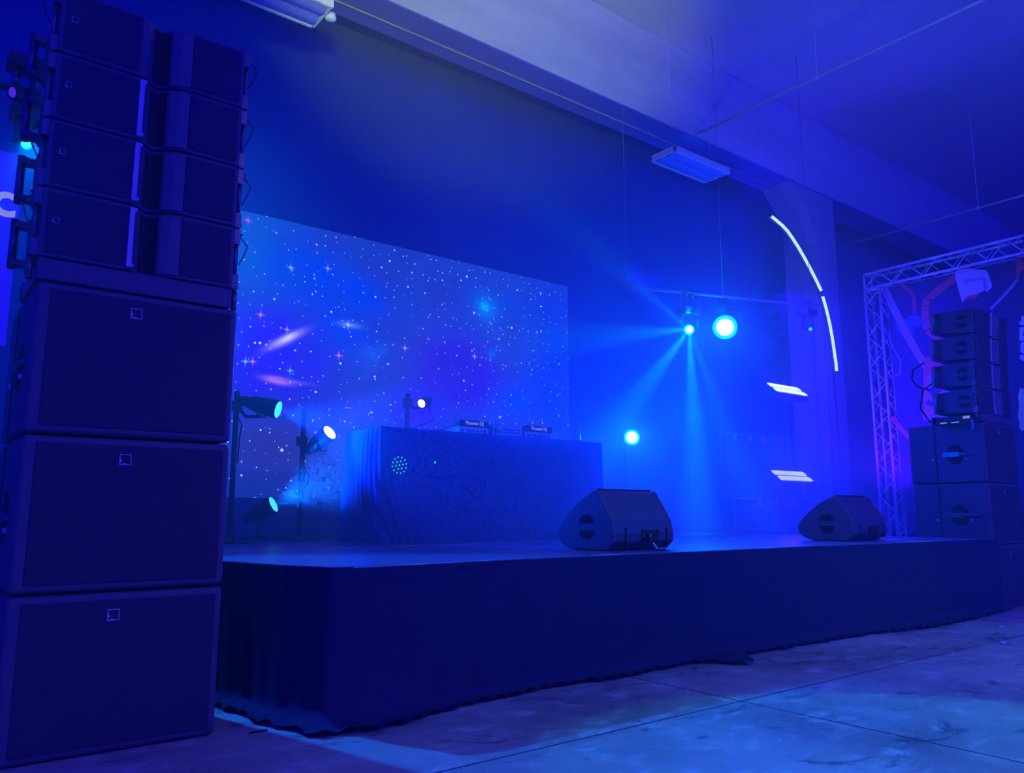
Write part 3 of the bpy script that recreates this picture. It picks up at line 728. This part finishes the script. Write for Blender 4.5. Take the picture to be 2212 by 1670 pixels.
def nrm(px, py, tilt, ix, iy):
    """direction tilted by tilt degrees off the line to the viewer, leaning to picture direction ix (right), iy (up)"""
    v = view_dir(px, py); r_ = (v.cross(Vector((0, 0, 1)))).normalized(); u = r_.cross(v).normalized()
    l = (r_*ix+u*iy).normalized(); return (-v*math.cos(R(tilt))+l*math.sin(R(tilt))).normalized()
def stand(x, y, ztop, label, zb=SZ, r=0.022):
    t = thing('light_stand', (x, y, zb), label, 'light stand')
    MB().tube([(0, 0, 0.01), (0, 0, ztop-zb)], r, 12).build('pole', 'black', t)
    MB().lathe((0, 0, 0), (0, 0, 1), [(0, 0.20), (0.012, 0.20), (0.016, 0.05), (0.05, 0.035)], 24).build('base_plate', 'black', t)
    return t
YP = 6.3
def par(px, py, Y, tilt, ix, iy, length, r, lens, label, pole=None):
    p = onY(px, py, Y); d = nrm(px, py, tilt, ix, iy)
    t = thing('par_light', p, label, 'stage light')
    c = body_at(t, d, length, r, lens)
    if pole:
        q = Vector(pole)-p; b = MB()
        e = c-Vector((0, 0, r*1.2))
        b.tube([e, e.lerp(Vector((q.x, q.y, e.z)), 0.6), (q.x, q.y, c.z)], 0.014, 8)
        b.box((q.x-0.035, q.y-0.035, c.z-0.04), (q.x+0.035, q.y+0.035, c.z+0.04)); b.build('clamp', 'black', t)
        k = -d*length
        MB().tube([k, k+Vector((-0.02, 0, -0.10)), k+Vector((0.04, 0, -0.2)), Vector((q.x+0.03, q.y-0.02, c.z-0.25)), Vector((q.x+0.024, q.y-0.02, c.z-0.45))], 0.006, 6).build('power_cord', 'cable', t)
    return t, p, d
s1 = onY(513, 845, 6.3); s2 = onY(655, 885, 6.5); s4 = onY(881, 850, 6.6)
stand(s1.x, 6.3, s1.z, 'thin dark light stand half hidden behind the near speaker stack')
stand(s2.x+0.01, 6.5, s2.z, 'dark light stand between the near stack and the draped table')
stand(s4.x, 6.6, s4.z, 'dark light stand behind the draped table')
_, p1, d1 = par(598, 884, 6.05, 68, 1, -0.22, 0.33, 0.072, 'l_cyan', 'black stage light with cyan lens pointing right, nearest the speaker stack', (s1.x, 6.3, 0))
_, p2, d2 = par(710, 936, 6.25, 58, 0.74, 0.67, 0.30, 0.070, 'l_white', 'black stage light with white lens tilted up on the middle stand', (s2.x, 6.5, 0))
_, p3, d3 = par(588, 1091, 6.5, 70, 0.88, 0.47, 0.28, 0.072, 'l_cyan', 'low stage light with cyan lens close to the stage floor')
MB().box((-0.16, -0.02, SZ-p3.z), (0.0, 0.14, SZ-p3.z+0.012)).tube([(-0.09, 0.04, SZ-p3.z), (-0.09, 0.04, -0.08)], 0.012, 8).build('floor_bracket', 'black', _)
_, p4, d4 = par(912, 871, 6.4, 36, -0.8, -0.4, 0.16, 0.045, 'l_white', 'small stage light with white lens above the draped table', (s4.x, 6.6, 0))

def moving_head(p, d, r, label, lens='l_hot', hang=0.42, ring=True, group=None):
    t = thing('moving_head_light', p, label, 'moving head light', group)
    d = Vector(d).normalized(); side = Vector((d.y, -d.x, 0)).normalized()
    MB().lathe((0, 0, 0), -d, [(-0.01, r*1.05), (0.0, r*1.12), (0.05, r*1.15), (0.12, r*0.95), (0.18, r*0.6), (0.19, 0.01)], 28).build('head', 'black', t)
    hd = [k_ for k_ in children(t) if k_.name.startswith('head')][0]
    MB().disc(d*0.011, d, r*0.72, 32).build('lens', lens, hd)
    if ring: MB().disc(d*0.0112, d, r*1.0, 32, r*0.72).build('lens_ring', 'l_ring', hd)
    b = MB(); a = r*1.25+0.02; c = -d*0.08
    for s_ in (-1, 1): b.tube([c+side*s_*(r*1.05), c+side*s_*a, c+side*s_*a+Vector((0, 0, 0.16)), c+Vector((0, 0, 0.2))+side*s_*0.05], 0.02, 8)
    b.build('yoke', 'black', t)
    MB().box((c.x-0.12, c.y-0.09, 0.20), (c.x+0.12, c.y+0.09, 0.29)).build('base', 'black', t, 0.01)
    for xx in (-0.06, 0.06): MB().tube([(c.x+xx, c.y, 0.28), (c.x+xx, c.y, hang)], 0.012, 6).lathe((c.x+xx-0.02, c.y, hang+0.02), (1, 0, 0), [(0, 0.034), (0.04, 0.034)], 12).build('clamp', 'steel', t)
    return t
moving_head(PA, TOCAM(PA), 0.062, 'small moving head lamp with a cyan rimmed white lens, left on the bar', hang=0.44, group='moving heads on the stage bar')
moving_head(PB, TOCAM(PB), 0.150, 'large glaring moving head lamp in the middle of the bar', hang=0.38, group='moving heads on the stage bar')
moving_head(PD, Vector((-0.5, -0.6, -0.2)), 0.034, 'tiny dim cyan moving head lamp at the right end of the bar', lens='l_ring', hang=0.36, ring=False, group='moving heads on the stage bar')
moving_head(PL, TOCAM(PL), 0.036, 'cyan moving head lamp seen through the gaps of the near array speakers', lens='l_cyan', hang=0.40)
# light on a floor stand
tc_ = stand(PC.x+0.06, PC.y+0.16, PC.z-0.02, 'short light stand carrying the bright lamp right of the table', r=0.012)
t = thing('wash_light', PC, 'bright white wash light with cyan halo standing right of the draped table', 'stage light')
dC = TOCAM(PC)
MB().lathe((0, 0, 0), -dC, [(-0.01, 0.09), (0, 0.1), (0.05, 0.1), (0.14, 0.07), (0.16, 0.01)], 28).build('housing', 'black', t)
MB().disc(dC*0.011, dC, 0.065, 32).build('lens', 'l_hot', t); MB().disc(dC*0.0112, dC, 0.09, 32, 0.065).build('lens_ring', 'l_ring', t)
MB().tube([(-0.1, 0.05, 0), (-0.1, 0.1, -0.12), (0.1, 0.1, -0.12), (0.1, 0.05, 0)], 0.01, 6).build('yoke', 'black', t)
# bar with two stands
dirb = (PD-PA); dirb.z = 0
q0 = Vector((PA.x, PA.y+0.08, 3.58))-dirb.normalized()*0.9; q1 = Vector((PD.x, PD.y+0.08, 3.58))+dirb.normalized()*0.25
t = thing('lighting_bar', (q0.x, q0.y, SZ), 'slim bar hung on wires across the back of the stage carrying moving heads', 'lighting bar')
MB().tube([(0, 0, 3.6-SZ), (q1.x-q0.x, q1.y-q0.y, 3.6-SZ)], 0.018, 10).build('crossbar', 'pipe_dark', t)
for f in (0.04, 0.5, 0.96):
    MB().tube([((q1.x-q0.x)*f, (q1.y-q0.y)*f, 3.6-SZ), ((q1.x-q0.x)*f, (q1.y-q0.y)*f, ZC-SZ)], 0.004, 6).build('hanging_wire', 'pipe_dark', t)
f_ = 0.62; sl = Vector((q0.x+(q1.x-q0.x)*f_, q0.y+(q1.y-q0.y)*f_, 3.6)); sl2 = onY(1615, 682, sl.y-0.05)
tag(MB().tube([sl, sl.lerp(sl2, 0.5), sl2], 0.006, 5).build('safety_cable', 'steel'), 'short slanting safety cable hanging from the stage bar', 'cable')
# stand for the lamp on the far left, behind the near stack
t = thing('lighting_bar', (-0.3, PL.y+0.08, 0), 'dark goalpost bar behind the near stack carrying a cyan lamp', 'lighting bar')
MB().tube([(0, 0, PL.z+0.42), (1.2, 0, PL.z+0.42)], 0.025, 10).build('crossbar', 'black', t)
MB().tube([(0.0, 0, 0), (0, 0, PL.z+0.42)], 0.025, 10).tube([(1.2, 0, 0), (1.2, 0, PL.z+0.42)], 0.025, 10).build('upright', 'black', t)
h = onY(36, 122, 6.38); moving_head(Vector((h.x, PL.y, PL.z+0.36)), Vector((-0.8, -0.5, -0.3)), 0.05, 'dark moving head clamped above the cyan lamp at the far left', lens='led_violet', hang=0.10, ring=False).rotation_euler = (0, 0, 0)

# ------------------------------------------------------------------ strobe pair, road cases, curved tubes
def strobe(px0, py0, px1, py1, label, Y=6.22, hang=None):
    a = onY(px0, py0, Y); c = onY(px1, py1, Y); L_ = c.x-a.x
    t = thing('strobe_light', (a.x, Y, a.z), label, 'strobe light', 'strobe lights at the back right of the stage')
    rot = Matrix.Rotation(R(-32), 4, 'X')
    b = MB(); b.box((-0.03, -0.02, -0.25), (L_+0.03, 0.08, 0.0), None)
    h = b.build('housing', 'black', t, 0.008)
    for k in range(2):
        z0 = -0.02-k*0.115
        bb = MB(); y0 = -0.022-0.0*k
        n = 6; th = 0.040
        bb.poly([(0.01, y0, z0-th), (0.0, y0, z0-th*0.5), (0.008, y0, z0), (L_-0.02, y0, z0), (L_-0.004, y0, z0-th*0.5), (L_, y0, z0-th)], (0, -0.012, 0))
        bb.poly([(0.0, y0-0.0, z0-th*2), (0.0, y0, z0-th), (L_, y0, z0-th), (L_, y0, z0-th*2)], (0, -0.012, 0))
        s_ = bb.build('led_strip', 'strobe', t); s_.location.x = 0
    t.rotation_euler = (R(-50), 0, 0)
    return t
strobe(1652, 829, 1717, 830, 'upper pair of white glowing strobe strips at the back right of the stage')
strobe(1661, 1018, 1729, 1020, 'lower pair of white glowing strobe strips above the road cases')
qs = onY(1700, 828, 6.35); t = thing('strobe_stand', (qs.x, 6.4, 0), 'dark upright stand holding the two strobe lights', 'light stand')
MB().tube([(0, 0, 0), (0, 0, qs.z+0.1)], 0.025, 10).build('pole', 'black', t)
MB().box((-0.3, -0.2, 0), (0.3, 0.2, 0.02)).build('base_plate', 'black', t)
MB().tube([(0, 0, qs.z-0.12), (0, -0.2, qs.z-0.12)], 0.02, 8).tube([(0, 0, 1.3), (0, -0.2, 1.3)], 0.02, 8).build('bracket', 'black', t)
def case(x0, y0, z0, x1, y1, z1, label, glints):
    t = thing('road_case', (x0, y0, z0), label, 'road case', 'road cases at the back right of the stage')
    cb = MB().box((0, 0, 0.0), (x1-x0, y1-y0, z1-z0)).build('case_body', 'case', t, 0.01)
    b = MB(); w_, d_, h_ = x1-x0, y1-y0, z1-z0
    for x in (0, w_): b.tube([(x, 0, 0.01), (x, 0, h_)], 0.009, 6)
    b.tube([(0, 0, h_), (w_, 0, h_)], 0.007, 6); b.build('edge_profile', 'pipe_dark', t)
    b = MB()
    for g in glints: b.box((g*w_-0.03, -0.012, h_-0.085), (g*w_+0.03, 0, h_-0.015))
    b.build('latch', 'alu', cb)
    b = MB()
    for x in (0, w_): b.sphere((x, 0, h_), 0.018)
    b.build('ball_corner', 'alu', cb); return t
A = onY(1612, 1160, 5.9); B = onY(1758, 1160, 5.9)
case(7.96, 5.9, 0, 9.75, 6.0+0.1, 1.04, 'lower wide dark road case with pale latches at the back right', [0.28, 0.48, 0.66])
bb_ = onY(1640, 946, 6.66)
case(8.75, 6.66, 0, 10.35, 7.2, bb_.z+0.03, 'tall dark road case behind the strobe stand with small pale latches', [0.20, 0.42, 0.6])
t = thing('drink_bottle', (9.62, 6.0, 1.042), 'small pale bottle on top of the lower road case', 'bottle')
MB().lathe((0, 0, 0), (0, 0, 1), [(0, 0.03), (0.10, 0.03), (0.14, 0.012), (0.17, 0.012)], 12).build('bottle_body', 'glass', t)
MB().lathe((0, 0, 0.17), (0, 0, 1), [(0, 0.014), (0.015, 0.014)], 10).build('cap', 'logo', t)

arc = [(1665, 466), (1677, 476), (1690, 487), (1702, 500), (1713, 516), (1724, 533), (1735, 552), (1746, 572), (1757, 593), (1766, 611), (1774, 628)]
arc2 = [(1777, 640), (1783, 660), (1789, 684), (1794, 708), (1799, 736), (1803, 765), (1806, 785), (1807, 802)]
A1 = [onY(x, y, 6.2) for x, y in arc]; A2 = [onY(x, y, 6.2) for x, y in arc2]
for pts, lab in ((A1, 'upper long segment of the glowing curved light tube near the pillar'), (A2, 'lower segment of the glowing curved light tube near the pillar')):
    t = thing('light_tube', pts[0], lab, 'light tube', 'curved light tubes by the pillar')
    MB().tube([p-pts[0] for p in pts], 0.021, 10).build('tube', 'tube', t)
    for e, f in ((pts[0], pts[1]), (pts[-1], pts[-2])):
        d = (e-f).normalized(); MB().tube([e-pts[0], e-pts[0]+d*0.03], 0.024, 10).build('end_cap', 'black', t)
fr = [p+Vector((0.02, 0.06, 0)) for p in A1+A2]
fr += [Vector((fr[-1].x+0.02, 6.26, 2.3)), Vector((fr[-1].x+0.03, 6.26, 1.2)), Vector((fr[-1].x+0.03, 6.26, 0.0))]
t = thing('arch_frame', (fr[-1].x, 6.26, 0), 'thin dark curved pole carrying the glowing light tube', 'arch frame')
MB().tube([p-Vector((fr[-1].x, 6.26, 0)) for p in fr], 0.016, 8).build('curved_pole', 'black', t)
MB().box((-0.25, -0.2, 0), (0.2, 0.2, 0.02)).build('base_plate', 'black', t)

# ------------------------------------------------------------------ truss frame with printed banner
def truss(a, c, u, v, wd_, label, bays, name='truss_section', r=0.02):
    a, c, u, v = Vector(a), Vector(c), Vector(u), Vector(v)
    t = thing(name, a, label, 'truss', 'truss frame beside the far stack'); L_ = c-a
    cr = [Vector((0, 0, 0)), u*wd_, u*wd_+v*wd_, v*wd_]
    for k in cr: MB().tube([k, k+L_], r, 8).build('chord', 'alu', t)
    b = MB()
    for f in range(4):
        p, q = cr[f], cr[(f+1) % 4]
        for i in range(bays):
            s0, s1 = p+L_*(i/bays), q+L_*((i+0.5)/bays); s2 = p+L_*((i+1)/bays)
            b.tube([s0, s1], 0.008, 5).tube([s1, s2], 0.008, 5)
    b.build('brace', 'alu', t)
    for e in (0.0, 1.0):
        b = MB()
        for f in range(4): b.tube([cr[f]+L_*e, cr[(f+1) % 4]+L_*e], 0.015, 6)
        b.build('end_frame', 'alu', t)
    return t
TXX = 10.5
truss((TXX, 5.22, 0), (TXX, 5.22, 3.93), (0, 1, 0), (1, 0, 0), 0.21, 'upright lattice truss tower at the back corner of the banner frame', 9)
truss((TXX, 5.43, 3.96), (TXX, 3.42, 3.96), (0, 0, 1), (1, 0, 0), 0.21, 'far half of the horizontal lattice truss over the banner', 5)
truss((TXX, 3.42, 3.96), (TXX, 0.5, 3.96), (0, 0, 1), (1, 0, 0), 0.21, 'near half of the horizontal lattice truss over the banner, cut by the frame edge', 6)
truss((TXX, 0.3, 0), (TXX, 0.3, 3.93), (0, 1, 0), (1, 0, 0), 0.21, 'upright truss tower at the near end of the banner frame', 9) if False else None

MT['b_navy'] = mat('banner_navy', (0.05, 0.035, 0.10), 0.7, spec=0.2)
MT['b_white'] = mat('banner_white', (0.62, 0.42, 0.45), 0.7)
MT['b_red'] = mat('banner_red', (0.55, 0.06, 0.08), 0.7)
MT['b_grey'] = mat('banner_grey', (0.35, 0.22, 0.3), 0.7)
MT['b_blue'] = mat('banner_blue', (0.03, 0.12, 0.28), 0.7)
MT['b_yellow'] = mat('banner_yellow', (0.55, 0.85, 0.25), 0.7)
MT['b_letter'] = mat('banner_letter', (0.75, 0.75, 0.75), 0.7)
BX = TXX+0.10
b = MB(); MI = ['b_navy', 'b_white', 'b_red', 'b_grey', 'b_blue', 'b_yellow', 'b_letter', 'b_navy']
b.box((BX, 0.6, 0.9), (BX+0.012, 5.17, 3.93))
lvl = [0]
def art(m, pts, lift=1):
    b.mi = MI.index(m); lvl[0] += 1
    b.poly([onX(x, y, BX-0.002-0.0006*lvl[0]) for x, y in pts])
def band(m, pts, w_):
    b.mi = MI.index(m); lvl[0] += 1; q = [onX(x, y, BX-0.002-0.0006*lvl[0]) for x, y in pts]
    for a, c in zip(q, q[1:]):
        d = (c-a); n = Vector((0, -d.z, d.y)).normalized()*w_/2; b.poly([a-n, c-n, c+n, a+n])
z6 = lambda pts: [(1860+x/6.185, 490+y/6.185) for x, y in pts]
band('b_red', z6([(450, 690), (680, 890), (712, 950), (712, 1160)]), 0.045)
band('b_red', z6([(1290, 650), (890, 960), (850, 1060), (860, 1260), (890, 1380), (1070, 1520)]), 0.10)
art('b_blue', z6([(440, 1320), (712, 1160), (875, 1280), (855, 1325), (800, 1280), (780, 1330), (690, 1320), (710, 1400), (670, 1480), (740, 1500), (720, 1540), (560, 1480)]))
art('b_white', z6([(1260, 600), (1300, 570), (1440, 560), (1670, 580), (1700, 620), (1755, 800), (1690, 870), (1650, 850), (1420, 960), (1350, 1015), (1300, 830), (1258, 680)]))
art('b_grey', z6([(1375, 700), (1660, 675), (1690, 850), (1650, 850), (1615, 710), (1430, 735), (1400, 790), (1395, 760)]))
art('b_red', z6([(1430, 920), (1560, 905), (1600, 880), (1540, 955), (1440, 970), (1360, 1010), (1380, 960)]))
art('b_red', z6([(1270, 510), (1340, 495), (1430, 515), (1420, 555), (1370, 550), (1340, 520)]))
art('b_red', z6([(2000, 345), (2080, 325), (2177, 500), (2177, 570), (2140, 590), (2115, 670), (2080, 715), (2060, 420)]))
band('b_grey', z6([(2090, 700), (1990, 830), (1850, 980), (1725, 1105)]), 0.04)
band('b_grey', z6([(300, 810), (600, 1420), (770, 1720), (870, 1860)]), 0.10)
z8 = lambda pts: [(1780+x/2.197, 480+y/2.197) for x, y in pts]
art('b_red', z8([(480, 640), (560, 640), (570, 720), (525, 740), (490, 800), (478, 940), (470, 940), (472, 700)]))
art('b_grey', z8([(490, 730), (600, 700), (600, 930), (482, 942), (482, 800)]))
art('b_navy', z8([(490, 800), (520, 775), (560, 800), (520, 830)]))
band('b_navy', z8([(488, 850), (500, 862), (540, 862)]), 0.06)
band('b_red', z8([(330, 940), (405, 1025)]), 0.06)
art('b_red', z8([(315, 930), (330, 918), (348, 930), (345, 950), (328, 958)]))
band('b_grey', z8([(290, 500), (330, 600), (365, 660), (360, 725), (300, 735)]), 0.02)
band('b_blue', z8([(410, 590), (365, 660)]), 0.02)
# cropped vertical lettering and a pale patch at the frame edge
z5 = lambda pts: [(1960+x/5.218, 640+y/5.218) for x, y in pts]
art('b_letter', z5([(1285, 225), (1420, 225), (1420, 330), (1270, 325), (1258, 280), (1285, 290)]))
art('b_letter', z5([(1265, 350), (1420, 350), (1420, 495), (1262, 500)])); art('b_navy', z5([(1305, 395), (1370, 395), (1370, 450), (1305, 450)]))
art('b_letter', z5([(1275, 530), (1300, 515), (1420, 515), (1420, 645), (1300, 645), (1272, 620)]))
art('b_letter', z5([(1268, 665), (1420, 665), (1420, 730), (1300, 728), (1272, 710)]))
art('b_yellow', z5([(1265, 1040), (1420, 1035), (1420, 1515), (1285, 1515), (1262, 1480), (1262, 1410), (1245, 1380), (1258, 1240), (1248, 1130)]))
ob = b.build('printed_banner', MI[:7] + ['b_navy'])
tag(ob, 'large dark printed banner with red lines and a pale cube drawing on the truss frame', 'banner')

# small scraps on the floor
for (px, py), lab in (((2163, 1354), 'tiny white paper scrap on the floor nearer the far stack'), ((2166, 1389), 'tiny white paper scrap on the floor nearer the viewer')):
    q = onZ(px, py, 0.002); tag(MB().box((-0.03, -0.012, 0), (0.03, 0.012, 0.006)).build('paper_scrap', 'paper'), lab, 'paper scrap', 'paper scraps on the floor').location = q
q = onZ(558, 1581, 0.002); tag(MB().box((-0.035, -0.006, 0), (0.035, 0.006, 0.004)).build('tape_strip', 'cable'), 'short dark tape strip on the floor right of the near stack', 'tape').location = q
# cables on the stage floor
random.seed(4)
b = MB()
for k in range(5):
    x = 2.35+k*0.12; pts = [Vector((x+0.09*i+random.uniform(-.05, .05), 6.75+random.uniform(-.15, .2), SZ+0.01+random.uniform(0, .02))) for i in range(7)]
    b.tube(pts, 0.007, 5)
tag(b.build('cable_pile', 'cable'), 'loose tangle of cables on the stage floor below the light stands', 'cable', kind='stuff')

# ------------------------------------------------------------------ light leaving the lamps, plus added fills
dB = TOCAM(PB)
spot('lamp_b_beam', PB+dB*0.06, PB+dB+Vector((0.05, 0, -0.22)), 380, (0, 0.04, 1), 75, 0.6, 0.08)
spot('lamp_a_beam', PA+TOCAM(PA)*0.06, PA+TOCAM(PA)+Vector((0, 0, -0.3)), 40, (0, 0.3, 1), 100, 0.7, 0.05)
point('lamp_a_glow', PA+TOCAM(PA)*0.10, 14, (0, 0.35, 1), 0.05)
point('lamp_b_glow', PB+TOCAM(PB)*0.16, 22, (0, 0.35, 1), 0.1)
spot('lamp_c_beam', PC+dC*0.06, PC+dC, 1000, (0, 0.02, 1), 120, 0.9, 0.06)
spot('lamp_1_beam', p1+d1*0.03, p1+d1, 740, (0, 0.04, 1), 60, 0.6, 0.05)
spot('lamp_3_beam', p3+d3*0.03, p3+d3, 420, (0, 0.12, 1), 80, 0.95, 0.05)
spot('lamp_2_beam', p2+d2*0.03, p2+d2, 12, (0.4, 0.4, 1), 60, 0.6, 0.05)
spot('lamp_left_beam', PL+TOCAM(PL)*0.05, (1.75, 1.2, 0.0), 1300, (0, 0.16, 1), 50, 0.5, 0.04)
# fan of narrow beams from the small moving head
for i, (tx, ty, tz, e) in enumerate([(-1.5, .1, .75, 900), (-1.7, -.1, -.35, 1300), (-1.3, -.2, -1.1, 2000), (-.22, -.2, -1.5, 4200), (.30, .25, 1.1, 550), (.55, -.2, -1.5, 1600)]):
    spot('gobo_ray', PA+TOCAM(PA)*0.14, PA+TOCAM(PA)*0.14+Vector((tx, ty, tz)), e, (0.0, 0.30, 0.55), 14, 1.0, 0.02)
point('haze_fill', (4.6, 4.5, 1.6), 16, (0.0, 0.10, 1.0), 0.2)  # added light without a fixture, brightens the fog before the table
# added violet fill, no fixture, on the stage right side and pillar
spot('violet_fill', (9.6, 4.6, 1.2), (11.2, 7.0, 4.6), 620, (0.045, 0, 1), 110, 0.9, 0.2)
spot('cyan_wall_wash', (1.9, 5.8, 1.9), (2.1, 7.5, 4.25), 90, (0, 0.42, 1), 55, 1.0, 0.1)
point('low_haze_fill', (7.0, 6.7, 0.80), 34, (0, 0.02, 1), 0.06)  # light added behind the monitor to lift the low haze
point('haze_core_fill', onY(1500, 900, 6.0), 25, (0, 0.3, 1), 0.25)  # added light in mid-air to brighten the haze
spot('banner_fill', (8.6, 5.6, 3.6), (10.5, 4.2, 1.8), 850, (0.012, 0, 1), 110, 1.0, 0.2)  # added fill for the banner and the haze around it
spot('stack_side_fill', (5.8, 5.6, 3.4), (8.05, 3.5, 1.2), 520, (0.003, 0, 1), 60, 1.0, 0.1)  # added fill on the side of the far subwoofers
point('strobe_glow_low', onY(1705, 1075, 5.7), 95, (0.003, 0, 1), 0.15)
point('strobe_glow_high', onY(1690, 870, 5.8), 100, (0.004, 0, 1), 0.15)
spot('violet_side_fill', (7.5, 5.2, 5.0), (10.2, 5.2, 1.0), 300, (0.014, 0, 1), 100, 0.9, 0.2)  # another added violet fill, from above, no fixture
area('strobe_spill', onY(1690, 1035, 5.9), onY(1690, 1100, 4.0), 45, (0.003, 0, 1), 0.7, 0.2)

# ------------------------------------------------------------------ haze
def haze(lo, hi, dens, label):
    m = bpy.data.materials.new('haze'); m.use_nodes = True; nt = m.node_tree
    nt.nodes.remove(nt.nodes['Principled BSDF'])
    v = nt.nodes.new('ShaderNodeVolumeScatter'); v.inputs['Color'].default_value = (1, 1, 1, 1); v.inputs['Density'].default_value = dens; v.inputs['Anisotropy'].default_value = 0.3
    nt.links.new(v.outputs[0], nt.nodes['Material Output'].inputs['Volume'])
    tag(MB().box(lo, hi).build('haze', m), label, 'haze', kind='stuff')
haze((-3.9, -2.9, 0.004), (XR-0.05, YW-0.06, ZC-0.01), 0.010, 'faint haze filling the whole hall')
haze((1.32, 3.85, SZ+0.004), (14.4, YW-0.08, 5.9), 0.055, 'denser blue lit haze drifting over the stage around the lamps')

# low rolling fog and a rising plume: density thins towards the edges of its own box
m = bpy.data.materials.new('fog'); m.use_nodes = True; nt = m.node_tree; L = nt.links.new; N = nt.nodes.new
nt.nodes.remove(nt.nodes['Principled BSDF'])
v = N('ShaderNodeVolumeScatter'); v.inputs['Color'].default_value = (1, 1, 1, 1); v.inputs['Anisotropy'].default_value = 0.2
L(v.outputs[0], nt.nodes['Material Output'].inputs['Volume'])
tc = N('ShaderNodeTexCoord'); sp = N('ShaderNodeSeparateXYZ'); L(tc.outputs['Object'], sp.inputs[0])
def mt(op, a, b_=None, c=None):
    n = N('ShaderNodeMath'); n.operation = op
    for i, q in enumerate((a, b_, c)):
        if q is None: continue
        if hasattr(q, 'links'): L(q, n.inputs[i])
        else: n.inputs[i].default_value = q
    return n.outputs[0]
def ramp1(o, a, b_):
    n = N('ShaderNodeMapRange'); n.interpolation_type = 'SMOOTHSTEP'; L(o, n.inputs[0]); n.inputs[1].default_value = a; n.inputs[2].default_value = b_
    return n.outputs[0]
ns = N('ShaderNodeTexNoise'); ns.inputs['Scale'].default_value = 0.9; ns.inputs['Detail'].default_value = 2; ns.inputs['Distortion'].default_value = 0.6; L(tc.outputs['Object'], ns.inputs['Vector'])
edge = mt('MULTIPLY', ramp1(sp.outputs[1], 0.0, 0.7), mt('MULTIPLY', ramp1(sp.outputs[0], 0.0, 2.0), ramp1(sp.outputs[0], 8.6, 6.6)))
low = mt('MULTIPLY', ramp1(sp.outputs[2], 1.4, 0.0), 0.45)
# plume around x 5.7 (object space), rising
dx = mt('SUBTRACT', sp.outputs[0], 5.6); dy = mt('SUBTRACT', sp.outputs[1], 2.2)
d2 = mt('ADD', mt('MULTIPLY', dx, dx), mt('MULTIPLY', dy, dy))
pl = mt('MULTIPLY', mt('MULTIPLY', ramp1(d2, 0.9, 0.0), ramp1(sp.outputs[2], 3.0, 0.8)), 0.30)
den = mt('MULTIPLY', mt('MULTIPLY', mt('ADD', low, pl), edge), mt('MULTIPLY', ns.outputs['Fac'], 1.8))
L(den, v.inputs['Density'])
o = MB().box((0, 0, 0), (8.6, 3.4, 3.0)).build('haze', m); o.location = (1.6, 3.95, SZ+0.006)
tag(o, 'low rolling fog on the stage with a plume rising under the moving heads', 'haze', kind='stuff')
